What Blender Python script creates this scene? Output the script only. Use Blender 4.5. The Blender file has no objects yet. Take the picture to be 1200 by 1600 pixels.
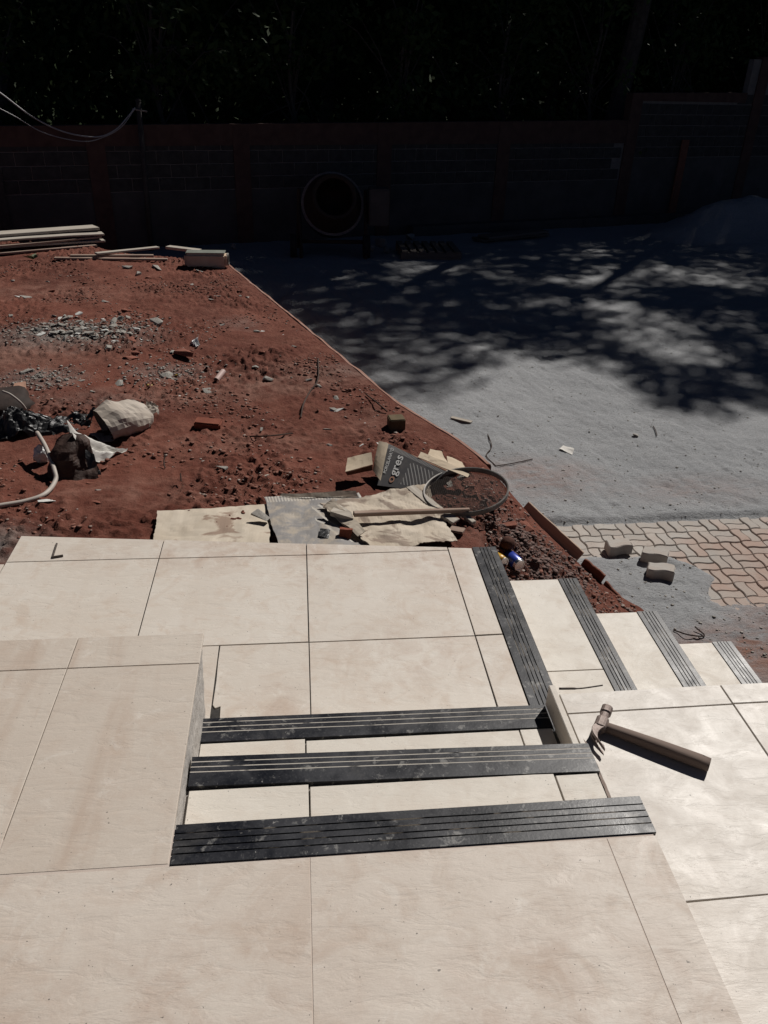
import bpy, bmesh, math, random
import numpy as np
from mathutils import Vector, Matrix, noise

random.seed(7)
rng = np.random.default_rng(7)
S = bpy.context.scene
COL = S.collection
R_ = math.radians

# ------------------------------------------------------------------ camera
PITCH, ROLL, YAW, FPX = R_(29.32), R_(2.03), R_(6.6), 1250.0
CAM = Vector((0, 0, 1.5))
_f = Vector((math.sin(YAW) * math.cos(PITCH), math.cos(YAW) * math.cos(PITCH), -math.sin(PITCH)))
_r = _f.cross(Vector((0, 0, 1))).normalized()
_u = _r.cross(_f)
RT = math.cos(ROLL) * _r + math.sin(ROLL) * _u
UP = -math.sin(ROLL) * _r + math.cos(ROLL) * _u
cam = bpy.data.cameras.new('camera')
cam.sensor_fit = 'VERTICAL'; cam.sensor_height = 36.0; cam.lens = 36.0 * FPX / 1600.0
cam.clip_start = 0.05; cam.clip_end = 500
camo = bpy.data.objects.new('camera', cam); COL.objects.link(camo)
camo.matrix_world = Matrix.Translation(CAM) @ Matrix((RT, UP, -_f)).transposed().to_4x4()
S.camera = camo

# ------------------------------------------------------------------ sky, sun, exposure
SUN_AZ, SUN_EL = R_(40), R_(44)
SD = Vector((math.sin(SUN_AZ) * math.cos(SUN_EL), math.cos(SUN_AZ) * math.cos(SUN_EL), math.sin(SUN_EL)))
W = bpy.data.worlds.new('World'); S.world = W; W.use_nodes = True
nt = W.node_tree; nt.nodes.clear()
sky = nt.nodes.new('ShaderNodeTexSky'); sky.sky_type = 'NISHITA'; sky.sun_disc = False
sky.sun_elevation = SUN_EL; sky.sun_rotation = SUN_AZ; sky.air_density = .18; sky.dust_density = .05; sky.altitude = 900
bg = nt.nodes.new('ShaderNodeBackground'); bg.inputs['Strength'].default_value = 0.05
wo = nt.nodes.new('ShaderNodeOutputWorld')
nt.links.new(sky.outputs[0], bg.inputs[0]); nt.links.new(bg.outputs[0], wo.inputs[0])
sl = bpy.data.lights.new('sun', 'SUN'); sl.energy = 5.0; sl.angle = R_(0.53); sl.color = (1.0, 0.955, 0.90)
so = bpy.data.objects.new('sun', sl); COL.objects.link(so); so.location = (8, 9, 12)
so.rotation_euler = SD.to_track_quat('Z', 'Y').to_euler()
vs = S.view_settings
vs.view_transform = 'Standard'; vs.look = 'None'; vs.gamma = 1.0; vs.exposure = -0.10; vs.use_curve_mapping = False


# ------------------------------------------------------------------ helpers
def at(px, py, z):
    """the real place of something seen at a photo pixel, resting at height z"""
    d = RT * ((px - 600) / FPX) + UP * (-(py - 800) / FPX) + _f
    return CAM + d * ((z - CAM.z) / d.z)


def atY(px, py, y):
    d = RT * ((px - 600) / FPX) + UP * (-(py - 800) / FPX) + _f
    return CAM + d * (y / d.y)


def tag(o, label=None, cat=None, group=None, kind=None):
    if label: o['label'] = label
    if cat: o['category'] = cat
    if group: o['group'] = group
    if kind: o['kind'] = kind
    return o


def empty(name, loc=(0, 0, 0)):
    o = bpy.data.objects.new(name, None); COL.objects.link(o); o.location = loc; o.empty_display_size = .1
    return o


def link(name, me, mats, parent=None, origin=None, smooth=False):
    if not isinstance(mats, (list, tuple)): mats = [mats]
    for m in mats: me.materials.append(m)
    if smooth: me.polygons.foreach_set('use_smooth', [True] * len(me.polygons))
    o = bpy.data.objects.new(name, me); COL.objects.link(o)
    if origin is None:
        n = len(me.vertices); co = np.empty(n * 3, np.float32); me.vertices.foreach_get('co', co); co = co.reshape(-1, 3)
        mn, mx = co.min(0), co.max(0)
        origin = Vector(((mn[0] + mx[0]) / 2, (mn[1] + mx[1]) / 2, mn[2]))
    origin = Vector(origin)
    me.transform(Matrix.Translation(-origin)); o.location = origin
    if parent is not None:
        o.parent = parent; o.location = origin - parent.location     # parents are never rotated when parts are added
    return o


def pyd(verts, faces):
    me = bpy.data.meshes.new('m'); me.from_pydata([tuple(v) for v in verts], [], faces); me.update(); return me


def from_bm(bm):
    me = bpy.data.meshes.new('m'); bm.to_mesh(me); bm.free(); me.update(); return me


def prism(poly, z0, z1, bev=0.0015, seg=1):
    bm = bmesh.new()
    b = [bm.verts.new((p[0], p[1], z0)) for p in poly]; t = [bm.verts.new((p[0], p[1], z1)) for p in poly]
    n = len(poly)
    f = bm.faces.new(t); bm.faces.new(b[::-1])
    for i in range(n): bm.faces.new((b[i], b[(i + 1) % n], t[(i + 1) % n], t[i]))
    bmesh.ops.recalc_face_normals(bm, faces=bm.faces[:])
    if bev: bmesh.ops.bevel(bm, geom=[e for e in bm.edges if e.verts[0] in t and e.verts[1] in t], offset=bev, segments=seg, affect='EDGES')
    return from_bm(bm)


def rect(x0, x1, y0, y1): return [(x0, y0), (x1, y0), (x1, y1), (x0, y1)]


def boxm(x0, x1, y0, y1, z0, z1, bev=0.0):
    bm = bmesh.new(); bmesh.ops.create_cube(bm, size=1)
    for v in bm.verts:
        v.co = Vector(((x0 + x1) / 2 + v.co.x * (x1 - x0), (y0 + y1) / 2 + v.co.y * (y1 - y0), (z0 + z1) / 2 + v.co.z * (z1 - z0)))
    if bev: bmesh.ops.bevel(bm, geom=bm.edges[:], offset=bev, segments=2, affect='EDGES')
    return from_bm(bm)


def tube_vf(path, radii, n=8, cap=True):
    path = [Vector(p) for p in path]
    if not isinstance(radii, (list, tuple)): radii = [radii] * len(path)
    vs_, fs = [], []
    up = Vector((0.13, 0.27, 1)).normalized(); pd = None; whole = (path[-1] - path[0]).normalized()
    if whole.length < .5: whole = (path[len(path) // 2] - path[0]).normalized()
    for i, p in enumerate(path):
        d = (path[min(i + 1, len(path) - 1)] - path[max(i - 1, 0)]).normalized()
        if d.length < .5: d = pd if pd is not None else whole
        if pd is not None and d.dot(pd) < -.5: d = -d        # a profile that turns back on itself
        pd = d
        if abs(d.dot(up)) > .97: up = Vector((1, 0.1, 0.2)).normalized()
        a = d.cross(up).normalized(); b = a.cross(d).normalized(); up = b
        for k in range(n):
            t = 2 * math.pi * k / n
            vs_.append(p + (a * math.cos(t) + b * math.sin(t)) * radii[i])
    for i in range(len(path) - 1):
        for k in range(n):
            fs.append((i * n + k, i * n + (k + 1) % n, (i + 1) * n + (k + 1) % n, (i + 1) * n + k))
    if cap:
        fs.append(tuple(range(n))[::-1]); fs.append(tuple(range((len(path) - 1) * n, len(path) * n)))
    return vs_, fs


def tube(path, radii, n=8, cap=True): return pyd(*tube_vf(path, radii, n, cap))


def merge(parts):
    V, F = [], []
    for v, f in parts:
        o = len(V); V += list(v); F += [tuple(i + o for i in q) for q in f]
    return pyd(V, F)


def spline(pts, n=8):
    pts = [Vector(p) for p in pts]; out = []
    P = [pts[0] * 2 - pts[1]] + pts + [pts[-1] * 2 - pts[-2]]
    for i in range(1, len(P) - 2):
        for k in range(n):
            t = k / n; a, b, c, d = P[i - 1], P[i], P[i + 1], P[i + 2]
            out.append(.5 * ((2 * b) + (c - a) * t + (2 * a - 5 * b + 4 * c - d) * t * t + (3 * b - a - 3 * c + d) * t ** 3))
    out.append(pts[-1]); return out


def rock_mesh(seed, sx, sy, sz, sub=2, rough=.35):
    """angular broken piece, base at z = 0 (smoother when sub is 3)"""
    rr = random.Random(seed * 977 + 5)
    bm = bmesh.new()
    if sub < 3:
        for _ in range(13):
            v = Vector((rr.uniform(-.5, .5), rr.uniform(-.5, .5), rr.uniform(-.5, .5)))
            m = max(abs(v.x), abs(v.y), abs(v.z)); v *= .5 / m * rr.uniform(.8, 1)
            bm.verts.new((v.x, v.y, v.z * .9))
        r_ = bmesh.ops.convex_hull(bm, input=bm.verts[:])
        bmesh.ops.delete(bm, geom=[v for v in bm.verts if not v.link_faces], context='VERTS')
        bmesh.ops.bevel(bm, geom=bm.edges[:], offset=.02, segments=1, affect='EDGES')
        for v in bm.verts: v.co = Vector((v.co.x * sx, v.co.y * sy, (v.co.z + .36) * sz))
        return from_bm(bm)
    bmesh.ops.create_icosphere(bm, subdivisions=sub, radius=.5)
    o = Vector((seed * 7.31, seed * 3.17, seed * 1.73))
    for v in bm.verts:
        v.co *= 1 + rough * .5 * noise.noise(v.co * 3 + o)
        v.co = Vector((v.co.x * sx, v.co.y * sy, (v.co.z + .4) * sz))
    return from_bm(bm)


def thicken(me, th):
    """give a sheet a second side along its vertex normals and close its rim"""
    bm = bmesh.new(); bm.from_mesh(me); bm.normal_update(); ul = bm.loops.layers.uv.active
    vs0 = bm.verts[:]; fs0 = bm.faces[:]; bd = [e for e in bm.edges if e.is_boundary]
    nv_ = {v: bm.verts.new(v.co - v.normal * th) for v in vs0}
    def cp(src, dst):
        if ul:
            m_ = {l.vert: l[ul].uv.copy() for l in src.loops}
            for l in dst.loops:
                for v, q in m_.items():
                    if l.vert is nv_[v] or l.vert is v: l[ul].uv = q
    for f in fs0: cp(f, bm.faces.new([nv_[v] for v in reversed(f.verts)]))
    for e in bd:
        a, b = e.link_loops[0].vert, e.link_loops[0].link_loop_next.vert
        cp(e.link_faces[0], bm.faces.new((b, a, nv_[a], nv_[b])))
    bm.to_mesh(me); bm.free()


def patch_fn(p00, p10, p11, p01):
    a, b, c, d = map(Vector, (p00, p10, p11, p01))
    return lambda u, v: a * (1 - u) * (1 - v) + b * u * (1 - v) + c * u * v + d * (1 - u) * v


def sheet(fn, nu, nv, thick=.004, amp=0., freq=6., seed=0., ragged=0., uv=True):
    """thin sheet with thickness over a parametric patch, crumpled by noise"""
    V = []; UV = []
    for j in range(nv + 1):
        for i in range(nu + 1):
            u, v = i / nu, j / nv
            if ragged:
                uu = u + (ragged * (noise.noise(Vector((seed, v * 4, u * 3))) * .6 + noise.noise(Vector((seed, v * 23, u * 3))) * .5) if i in (0, nu) else 0)
                vv = v + (ragged * (noise.noise(Vector((u * 4, seed + 3, v * 3))) * .6 + noise.noise(Vector((u * 23, seed + 3, v * 3))) * .5) if j in (0, nv) else 0)
            else: uu, vv = u, v
            p = fn(uu, vv)
            if amp:
                q = Vector((p.x, p.y, p.z)) * freq + Vector((seed, seed * 2, 0))
                nz = noise.noise(q)
                nz += .45 * (abs(noise.noise(q * 2.3)) - .2)
                p = p + Vector((noise.noise(q + Vector((9, 0, 0))) * .4, noise.noise(q + Vector((0, 9, 0))) * .4, nz)) * amp
            V.append(p); UV.append((u, v))
    F = [(j * (nu + 1) + i, j * (nu + 1) + i + 1, (j + 1) * (nu + 1) + i + 1, (j + 1) * (nu + 1) + i) for j in range(nv) for i in range(nu)]
    me = pyd(V, F)
    if uv:
        ul = me.uv_layers.new(name='UVMap')
        for l in me.loops: ul.data[l.index].uv = UV[l.vertex_index]
    if thick:
        thicken(me, thick)
    return me


# ------------------------------------------------------------------ materials
class NT:
    def __init__(s, name):
        s.m = bpy.data.materials.new(name); s.m.use_nodes = True; s.t = s.m.node_tree; s.t.nodes.clear()
        s.out = s.n('ShaderNodeOutputMaterial'); s.p = s.n('ShaderNodeBsdfPrincipled'); s.l(s.p.outputs[0], s.out.inputs[0])
    def n(s, t, **k):
        o = s.t.nodes.new(t)
        for a, b in k.items(): setattr(o, a, b)
        return o
    def l(s, a, b): s.t.links.new(a, b)
    def val(s, sock, x):
        if hasattr(x, 'is_output'): s.l(x, sock)
        else: sock.default_value = x
    def coord(s, kind='Object', rnd=False, scale=(1, 1, 1), rot=(0, 0, 0)):
        if kind == 'World': c = s.n('ShaderNodeNewGeometry').outputs['Position']
        else: c = s.n('ShaderNodeTexCoord').outputs[kind]
        if rnd:
            oi = s.n('ShaderNodeObjectInfo'); a = s.n('ShaderNodeVectorMath', operation='SCALE'); cx = s.n('ShaderNodeCombineXYZ')
            s.l(oi.outputs['Random'], cx.inputs[0]); s.l(oi.outputs['Random'], cx.inputs[1]); s.l(cx.outputs[0], a.inputs[0]); a.inputs['Scale'].default_value = 60
            b = s.n('ShaderNodeVectorMath', operation='ADD'); s.l(c, b.inputs[0]); s.l(a.outputs[0], b.inputs[1]); c = b.outputs[0]
        mp = s.n('ShaderNodeMapping'); s.l(c, mp.inputs[0]); mp.inputs['Scale'].default_value = scale; mp.inputs['Rotation'].default_value = rot
        return mp.outputs[0]
    def noise(s, c, scale, detail=4, rough=.55, dist=0.):
        o = s.n('ShaderNodeTexNoise'); s.l(c, o.inputs['Vector']); o.inputs['Scale'].default_value = scale
        o.inputs['Detail'].default_value = detail; o.inputs['Roughness'].default_value = rough; o.inputs['Distortion'].default_value = dist
        return o.outputs['Fac']
    def ramp(s, f, stops):
        r = s.n('ShaderNodeValToRGB'); s.l(f, r.inputs[0]); e = r.color_ramp.elements
        while len(e) < len(stops): e.new(.5)
        for i, (p, c) in enumerate(stops):
            e[i].position = p; e[i].color = (c, c, c, 1) if isinstance(c, (int, float)) else (*c, 1)
        return r.outputs[0]
    def mix(s, f, a, b, mode='MIX'):
        m = s.n('ShaderNodeMix', data_type='RGBA', blend_type=mode)
        s.val(m.inputs[0], f)
        for sock, x in ((m.inputs[6], a), (m.inputs[7], b)):
            if isinstance(x, tuple): sock.default_value = (*x, 1)
            else: s.l(x, sock)
        return m.outputs[2]
    def math(s, op, a, b=0., c=None):
        m = s.n('ShaderNodeMath', operation=op); s.val(m.inputs[0], a); s.val(m.inputs[1], b)
        if c is not None: s.val(m.inputs[2], c)
        return m.outputs[0]
    def bump(s, h, strength=.5, dist=.01, prev=None):
        b = s.n('ShaderNodeBump'); b.inputs['Strength'].default_value = strength; b.inputs['Distance'].default_value = dist
        s.l(h, b.inputs['Height'])
        if prev is not None: s.l(prev, b.inputs['Normal'])
        return b.outputs[0]
    def near(s, cx, cy, rx, ry, soft=1.0):
        """1 at a place in the world falling to 0: for a patch of another colour that lies there"""
        mp = s.n('ShaderNodeMapping'); s.l(s.n('ShaderNodeNewGeometry').outputs['Position'], mp.inputs[0])
        mp.vector_type = 'TEXTURE'; mp.inputs['Location'].default_value = (cx, cy, 0); mp.inputs['Scale'].default_value = (rx, ry, 1e6)
        ln = s.n('ShaderNodeVectorMath', operation='LENGTH'); s.l(mp.outputs[0], ln.inputs[0])
        r = s.n('ShaderNodeMapRange', clamp=True); s.l(ln.outputs['Value'], r.inputs[0]); r.inputs[1].default_value = 1; r.inputs[2].default_value = 1 - soft
        return r.outputs[0]
    def done(s, col=None, rough=.8, nrm=None, spec=.5, metal=0.):
        if col is not None:
            if isinstance(col, tuple): s.p.inputs['Base Color'].default_value = (*col, 1)
            else: s.l(col, s.p.inputs['Base Color'])
        s.val(s.p.inputs['Roughness'], rough); s.p.inputs['Specular IOR Level'].default_value = spec; s.p.inputs['Metallic'].default_value = metal
        if nrm is not None: s.l(nrm, s.p.inputs['Normal'])
        return s.m


def m_tile(name, c1, c2, stain, stain_amt, streak=0., dust=(), gloss=0.):
    k = NT(name)
    c = k.coord('Object', rnd=True)
    big = k.noise(c, 2.2, 5, .6, .4)
    col = k.mix(k.ramp(big, [(.35, 0.), (.68, 1.)]), c1, c2)
    mid = k.noise(c, 9, 5, .65, .8)
    col = k.mix(k.math('MULTIPLY', k.ramp(mid, [(.5, 0.), (.75, 1.)]), stain_amt), col, stain)
    if streak:
        cs = k.coord('Object', rnd=True, scale=(5.5, .5, 1), rot=(0, 0, R_(-4)))
        st = k.noise(cs, 1.3, 4, .6, .5)
        col = k.mix(k.math('MULTIPLY', k.ramp(st, [(.52, 0.), (.68, 1.)]), streak), col, stain)
    wn_ = k.noise(k.coord('World'), 8, 6, .7, .8)
    for cx, cy, rx, ry, s_ in dust:      # red earth walked and blown onto the tiles
        g = k.math('MULTIPLY', k.near(cx, cy, rx, ry, .9), k.ramp(wn_, [(.42, 0.), (.66, 1.)]))
        col = k.mix(k.math('MULTIPLY', g, s_), col, (.31, .20, .145))
    oi = k.n('ShaderNodeObjectInfo')
    col = k.mix(k.math('MULTIPLY', oi.outputs['Random'], .18), col, (.40, .335, .28))
    lo_ = k.noise(k.coord('Object', rnd=True, rot=(0, 0, .7)), 3.4, 7, .68, 1.1)
    col = k.mix(k.math('MULTIPLY', k.ramp(lo_, [(.55, 0.), (.60, .55), (.75, 1.)]), stain_amt * .75), col, stain)
    hi_ = k.noise(c, 6.5, 6, .7, 1.6)
    col = k.mix(k.math('MULTIPLY', k.ramp(hi_, [(.56, 0.), (.70, 1.)]), .35), col, (.66, .63, .58))
    sc = k.noise(k.coord('Object', rnd=True, scale=(1, 9, 1), rot=(0, 0, .55)), 22, 5, .75, .3)
    col = k.mix(k.math('MULTIPLY', k.ramp(sc, [(.66, 0.), (.74, 1.)]), .35), col, (.20, .17, .15))
    sp = k.noise(c, 120, 2, .5)
    col = k.mix(k.math('MULTIPLY', k.ramp(sp, [(.735, 0.), (.76, 1.)]), .75), col, (.05, .045, .04))
    gr = k.noise(c, 300, 3, .6)
    col = k.mix(.10, col, k.ramp(gr, [(.3, .35), (.7, .75)]), 'OVERLAY')
    # split-slate relief: diagonal ripples of different size
    c2_ = k.coord('Object', rnd=True, scale=(1.0, 3.0, 1.0), rot=(0, 0, R_(33)))
    r1 = k.noise(c2_, 9, 7, .6, .5)
    r2 = k.noise(c2_, 55, 4, .6, .6)
    ridge = k.ramp(r1, [(.30, 0.), (.44, .55), (.47, .75), (.60, 1.)])
    nb = k.bump(ridge, .22, .005)
    nb = k.bump(r2, .24, .0016, nb)
    nb = k.bump(gr, .12, .0006, nb)
    rg = k.ramp(mid, [(.3, .50 - .10 * gloss), (.7, .68 - .12 * gloss)])
    return k.done(col, rg, nb, .38 + .14 * gloss)


M = {}
M['tile_floor'] = m_tile('tile floor', (.53, .473, .415), (.48, .418, .36), (.37, .27, .205), .5, .14, ((.45, .75, .5, .3, .5), (-.3, .85, .45, .25, .4)))
M['tile_plat'] = m_tile('tile platform', (.515, .46, .40), (.475, .415, .355), (.38, .285, .22), .35, .50)
M['tile_land'] = m_tile('tile landing', (.565, .52, .465), (.52, .465, .405), (.40, .295, .22), .45, .12, ((-.3, 3.1, 1.2, .20, .55), (.55, 3.0, .25, .35, .6), (.05, 2.95, .22, .2, .6), (.35, 2.35, .4, .25, .45), (-.1, 2.1, .2, .2, .4)))
M['tile_step'] = m_tile('tile step', (.565, .53, .475), (.53, .488, .43), (.44, .355, .285), .3)
M['tile_slab'] = m_tile('tile side', (.55, .515, .47), (.51, .47, .42), (.43, .37, .32), .25, gloss=.45)


def m_granite(name, groove=False, fill=.5):
    k = NT(name); c = k.coord('Object', rnd=True)
    d = k.noise(c, 7, 6, .65, .6)
    col = k.mix(k.ramp(d, [(.42, 0.), (.70, 1.)]), (.005, .006, .010), (.030, .031, .037))
    f = k.noise(c, 160, 3, .6)
    col = k.mix(k.math('MULTIPLY', k.ramp(f, [(.55, 0.), (.8, 1.)]), .25), col, (.16, .16, .16))
    sm = k.noise(c, 26, 5, .7, .3)
    col = k.mix(k.math('MULTIPLY', k.ramp(sm, [(.58, 0.), (.66, 1.)]), .62), col, (.23, .225, .215))
    fs = k.noise(k.coord('Object', rnd=True, scale=(1, 1, 1), rot=(0, 0, .3)), 48, 5, .75, .5)
    col = k.mix(k.math('MULTIPLY', k.ramp(fs, [(.66, 0.), (.70, 1.)]), .6), col, (.40, .385, .36))
    du = k.noise(c, 3.1, 6, .7, .9)
    col = k.mix(k.math('MULTIPLY', k.ramp(du, [(.56, 0.), (.74, 1.)]), .5), col, (.11, .105, .10))
    if groove:
        cs = k.coord('Object', rnd=True, scale=(1, 1, .1))
        g = k.noise(cs, 11, 3, .6)
        col = k.mix(k.ramp(g, [(.62 - fill * .4, 0.), (.70 - fill * .4, 1.)]), (.008, .008, .009), (.42, .39, .35))
        return k.done(col, .85)
    return k.done(col, k.ramp(d, [(.3, .30), (.75, .52)]), k.bump(f, .25, .0010), .26)


M['granite'] = m_granite('black granite')
M['groove_dark'] = m_granite('groove dark', True, .30)
M['groove_pale'] = m_granite('groove dusty', True, .75)


def m_simple(name, c1, c2, scale=12, rough=.85, bump=.4, bd=.004, bs=60, spec=.3, rnd=True, metal=0., detail=5):
    k = NT(name); c = k.coord('Object', rnd=rnd)
    f = k.noise(c, scale, detail, .6, .3)
    col = k.mix(k.ramp(f, [(.32, 0.), (.7, 1.)]), c1, c2)
    return k.done(col, rough, k.bump(k.noise(c, bs, 4, .65), bump, bd), spec, metal)


M['mortar'] = m_simple('mortar', (.20, .185, .17), (.33, .305, .28), 25, .95, .9, .006, 90)
M['grout'] = m_simple('grout', (.030, .028, .027), (.06, .055, .05), 40, .95, .3)
M['grout_pale'] = m_simple('grout pale', (.44, .37, .32), (.50, .43, .38), 30, .95, .2)
M['render'] = m_simple('coarse render', (.33, .31, .29), (.46, .435, .405), 60, .95, .6, .003, 150)


def m_soil():
    k = NT('red soil'); c = k.coord('World')
    a = k.noise(c, .9, 6, .62, .5); b = k.noise(c, 7, 6, .68, .3); f = k.noise(c, 45, 5, .7)
    col = k.mix(k.ramp(a, [(.33, 0.), (.68, 1.)]), (.078, .023, .015), (.150, .051, .034))
    col = k.mix(k.math('MULTIPLY', k.ramp(b, [(.42, 0.), (.72, 1.)]), .65), col, (.205, .088, .062))
    col = k.mix(k.math('MULTIPLY', k.ramp(f, [(.55, 0.), (.8, 1.)]), .40), col, (.22, .125, .10))
    col = k.mix(k.math('MULTIPLY', k.ramp(f, [(.25, 1.), (.42, 0.)]), .55), col, (.055, .014, .009))
    # pale crushed rubble dust lying here and there
    g = k.math('MULTIPLY', k.near(-2.0, 6.75, 1.0, .50, .8), k.ramp(b, [(.30, 0.), (.55, 1.)]))
    col = k.mix(k.math('MULTIPLY', g, .75), col, (.185, .165, .15))
    g = k.math('MULTIPLY', k.near(-2.4, 6.25, 1.2, .50, .9), k.ramp(b, [(.25, 0.3), (.6, 1.)]))
    col = k.mix(k.math('MULTIPLY', g, .60), col, (.235, .135, .105))
    for cx, cy, rx, ry, s in ((-1.9, 5.75, .42, .30, .8), (-1.0, 5.9, .40, .28, .6), (.35, 5.9, .35, .25, .35), (-.55, 7.2, .30, .3, .35), (-1.55, 3.35, .42, .30, 1.), (-1.4, 5.3, .7, .3, .3)):
        g = k.math('MULTIPLY', k.near(cx, cy, rx, ry, .9), k.ramp(b, [(.3, 0.), (.62, 1.)]))
        col = k.mix(k.math('MULTIPLY', g, s), col, (.20, .185, .17))
    for cx, cy, rx, ry, s_ in ((.0, 5.75, .75, .40, .55), (-.7, 5.5, .8, .3, .45), (-2.6, 8.3, 1.6, .5, .30), (-.4, 4.6, .8, .3, .30), (-.9, 3.9, .7, .25, .25), (.5, 4.9, .4, .4, .25)):
        g = k.math('MULTIPLY', k.near(cx, cy, rx, ry, .9), k.ramp(b, [(.35, 0.), (.62, 1.)]))
        col = k.mix(k.math('MULTIPLY', g, s_), col, (.27, .165, .13))
    # darker loose crumbs by the lower steps
    g = k.math('MULTIPLY', k.near(1.15, 3.45, .55, .4, .7), k.ramp(f, [(.35, 0.), (.6, 1.)]))
    col = k.mix(k.math('MULTIPLY', g, .75), col, (.085, .055, .047))
    nb = k.bump(b, .5, .03); nb = k.bump(f, .8, .012, nb)
    nb = k.bump(k.noise(c, 170, 3, .7), .7, .004, nb)
    return k.done(col, .95, nb, .15)


M['soil'] = m_soil()


def m_sand():
    k = NT('grey sand'); c = k.coord('World')
    cs = k.coord('World', scale=(1, 1.5, 1), rot=(0, 0, R_(14)))
    a = k.noise(c, .6, 6, .6, .5); b = k.noise(cs, 8, 6, .66, .8); f = k.noise(cs, 42, 5, .72, .4)
    col = k.mix(k.ramp(a, [(.33, 0.), (.68, 1.)]), (.222, .228, .236), (.275, .280, .287))
    col = k.mix(k.math('MULTIPLY', k.ramp(b, [(.45, 0.), (.7, 1.)]), .5), col, (.315, .318, .322))
    col = k.mix(k.math('MULTIPLY', k.ramp(f, [(.30, 1.), (.46, 0.)]), .6), col, (.105, .107, .11))
    col = k.mix(k.math('MULTIPLY', k.ramp(f, [(.56, 0.), (.70, 1.)]), .45), col, (.40, .40, .40))
    # reddish earth trodden in
    for cx, cy, rx, ry, s in ((2.55, 3.1, .7, .45, .9), (3.2, 3.6, .9, .6, .85), (2.2, 3.15, .4, .25, .75), (1.75, 5.25, .7, .45, .5), (.95, 5.6, .5, .7, .35), (2.9, 5.0, .8, .3, .3)):
        g = k.math('MULTIPLY', k.near(cx, cy, rx, ry, .8), k.ramp(b, [(.30, 0.), (.62, 1.)]))
        col = k.mix(k.math('MULTIPLY', g, s), col, (.20, .095, .065))
    nb = k.bump(b, .35, .02); nb = k.bump(f, .9, .012, nb); nb = k.bump(k.noise(c, 190, 3, .7), .6, .003, nb)
    return k.done(col, .95, nb, .15)


M['sand'] = m_sand()


def m_paver():
    k = NT('paver'); c = k.coord('Object', rnd=True)
    oi = k.n('ShaderNodeObjectInfo')
    col = k.mix(oi.outputs['Random'], (.33, .305, .28), (.45, .425, .39))
    red = k.math('ADD', k.near(3.15, 3.80, 1.0, .85, .7), k.math('MULTIPLY', k.math('SUBTRACT', oi.outputs['Random'], .6), .75))
    col = k.mix(k.math('MULTIPLY', k.ramp(red, [(.10, 0.), (.60, 1.)]), .72), col, (.325, .205, .16))
    b = k.noise(c, 9, 6, .65, .4); f = k.noise(c, 70, 4, .7)
    col = k.mix(k.math('MULTIPLY', k.ramp(b, [(.42, 0.), (.66, 1.)]), .7), col, (.37, .315, .275))
    col = k.mix(k.math('MULTIPLY', k.ramp(f, [(.25, 1.), (.42, 0.)]), .5), col, (.12, .11, .10))
    return k.done(col, .95, k.bump(f, .6, .004), .2)


M['paver'] = m_paver()
M['stone'] = m_simple('grey stone', (.20, .185, .165), (.34, .32, .29), 9, .9, .6, .004, 60)
M['stone_pale'] = m_simple('pale shard', (.42, .42, .40), (.56, .55, .52), 9, .7, .3, .002, 60)
M['stone_red'] = m_simple('red fragment', (.16, .055, .035), (.25, .10, .07), 9, .95, .6, .004, 60)
M['clod'] = m_simple('clod', (.115, .038, .025), (.25, .13, .10), 22, .95, .6, .004, 90, .15)
M['grit'] = m_simple('pinkish grit', (.20, .13, .105), (.36, .31, .275), 14, .95, .5, .003, 90)
M['brick'] = m_simple('brick', (.15, .042, .025), (.22, .075, .045), 14, .95, .6, .004, 80)
M['mossy'] = m_simple('mossy block', (.085, .065, .035), (.13, .095, .055), 14, .95, .6, .004, 80)
M['black_plastic'] = m_simple('black plastic', (.006, .006, .007), (.013, .013, .014), 20, .42, .4, .004, 60, .45)
M['dark_sack'] = m_simple('dark sacking', (.014, .008, .006), (.03, .016, .012), 20, .8, .4, .004, 90)


def m_kraft(name, c1, c2, stain, amt, corr=0., thr=.58):
    k = NT(name); c = k.coord('Object')
    a = k.noise(c, 5, 5, .6, .4); f = k.noise(c, 90, 4, .6)
    col = k.mix(k.ramp(a, [(.35, 0.), (.65, 1.)]), c1, c2)
    st = k.noise(k.coord('Object', rnd=True), 6, 4, .55, .6)
    col = k.mix(k.math('MULTIPLY', k.ramp(st, [(thr, 0.), (thr + .06, 1.)]), amt), col, stain)
    col = k.mix(k.math('MULTIPLY', k.ramp(f, [(.6, 0.), (.8, 1.)]), .25), col, stain)
    nb = k.bump(f, .2, .001)
    if corr:
        w = k.n('ShaderNodeTexWave'); w.inputs['Scale'].default_value = corr; w.inputs['Distortion'].default_value = .4
        k.l(k.n('ShaderNodeTexCoord').outputs['UV'], w.inputs[0])
        nb = k.bump(w.outputs[1], .10, .001, nb)
        col = k.mix(.05, col, k.ramp(w.outputs[1], [(0., .25), (1., .8)]), 'OVERLAY')
    return k.done(col, .85, nb, .25)


M['kraft'] = m_kraft('kraft paper', (.40, .325, .235), (.47, .39, .295), (.17, .12, .09), .5)
M['bag'] = m_kraft('cement bag paper', (.33, .285, .24), (.42, .375, .325), (.20, .17, .15), .7)
M['carton'] = m_kraft('corrugated carton', (.42, .36, .285), (.50, .44, .36), (.20, .125, .09), .75, 2.6)
M['carton_worn'] = m_kraft('worn carton', (.37, .31, .24), (.48, .42, .345), (.16, .115, .09), .75, 0., .52)
M['carton_dark'] = m_kraft('carton inside', (.13, .065, .04), (.17, .09, .055), (.08, .05, .03), .5)


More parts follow.
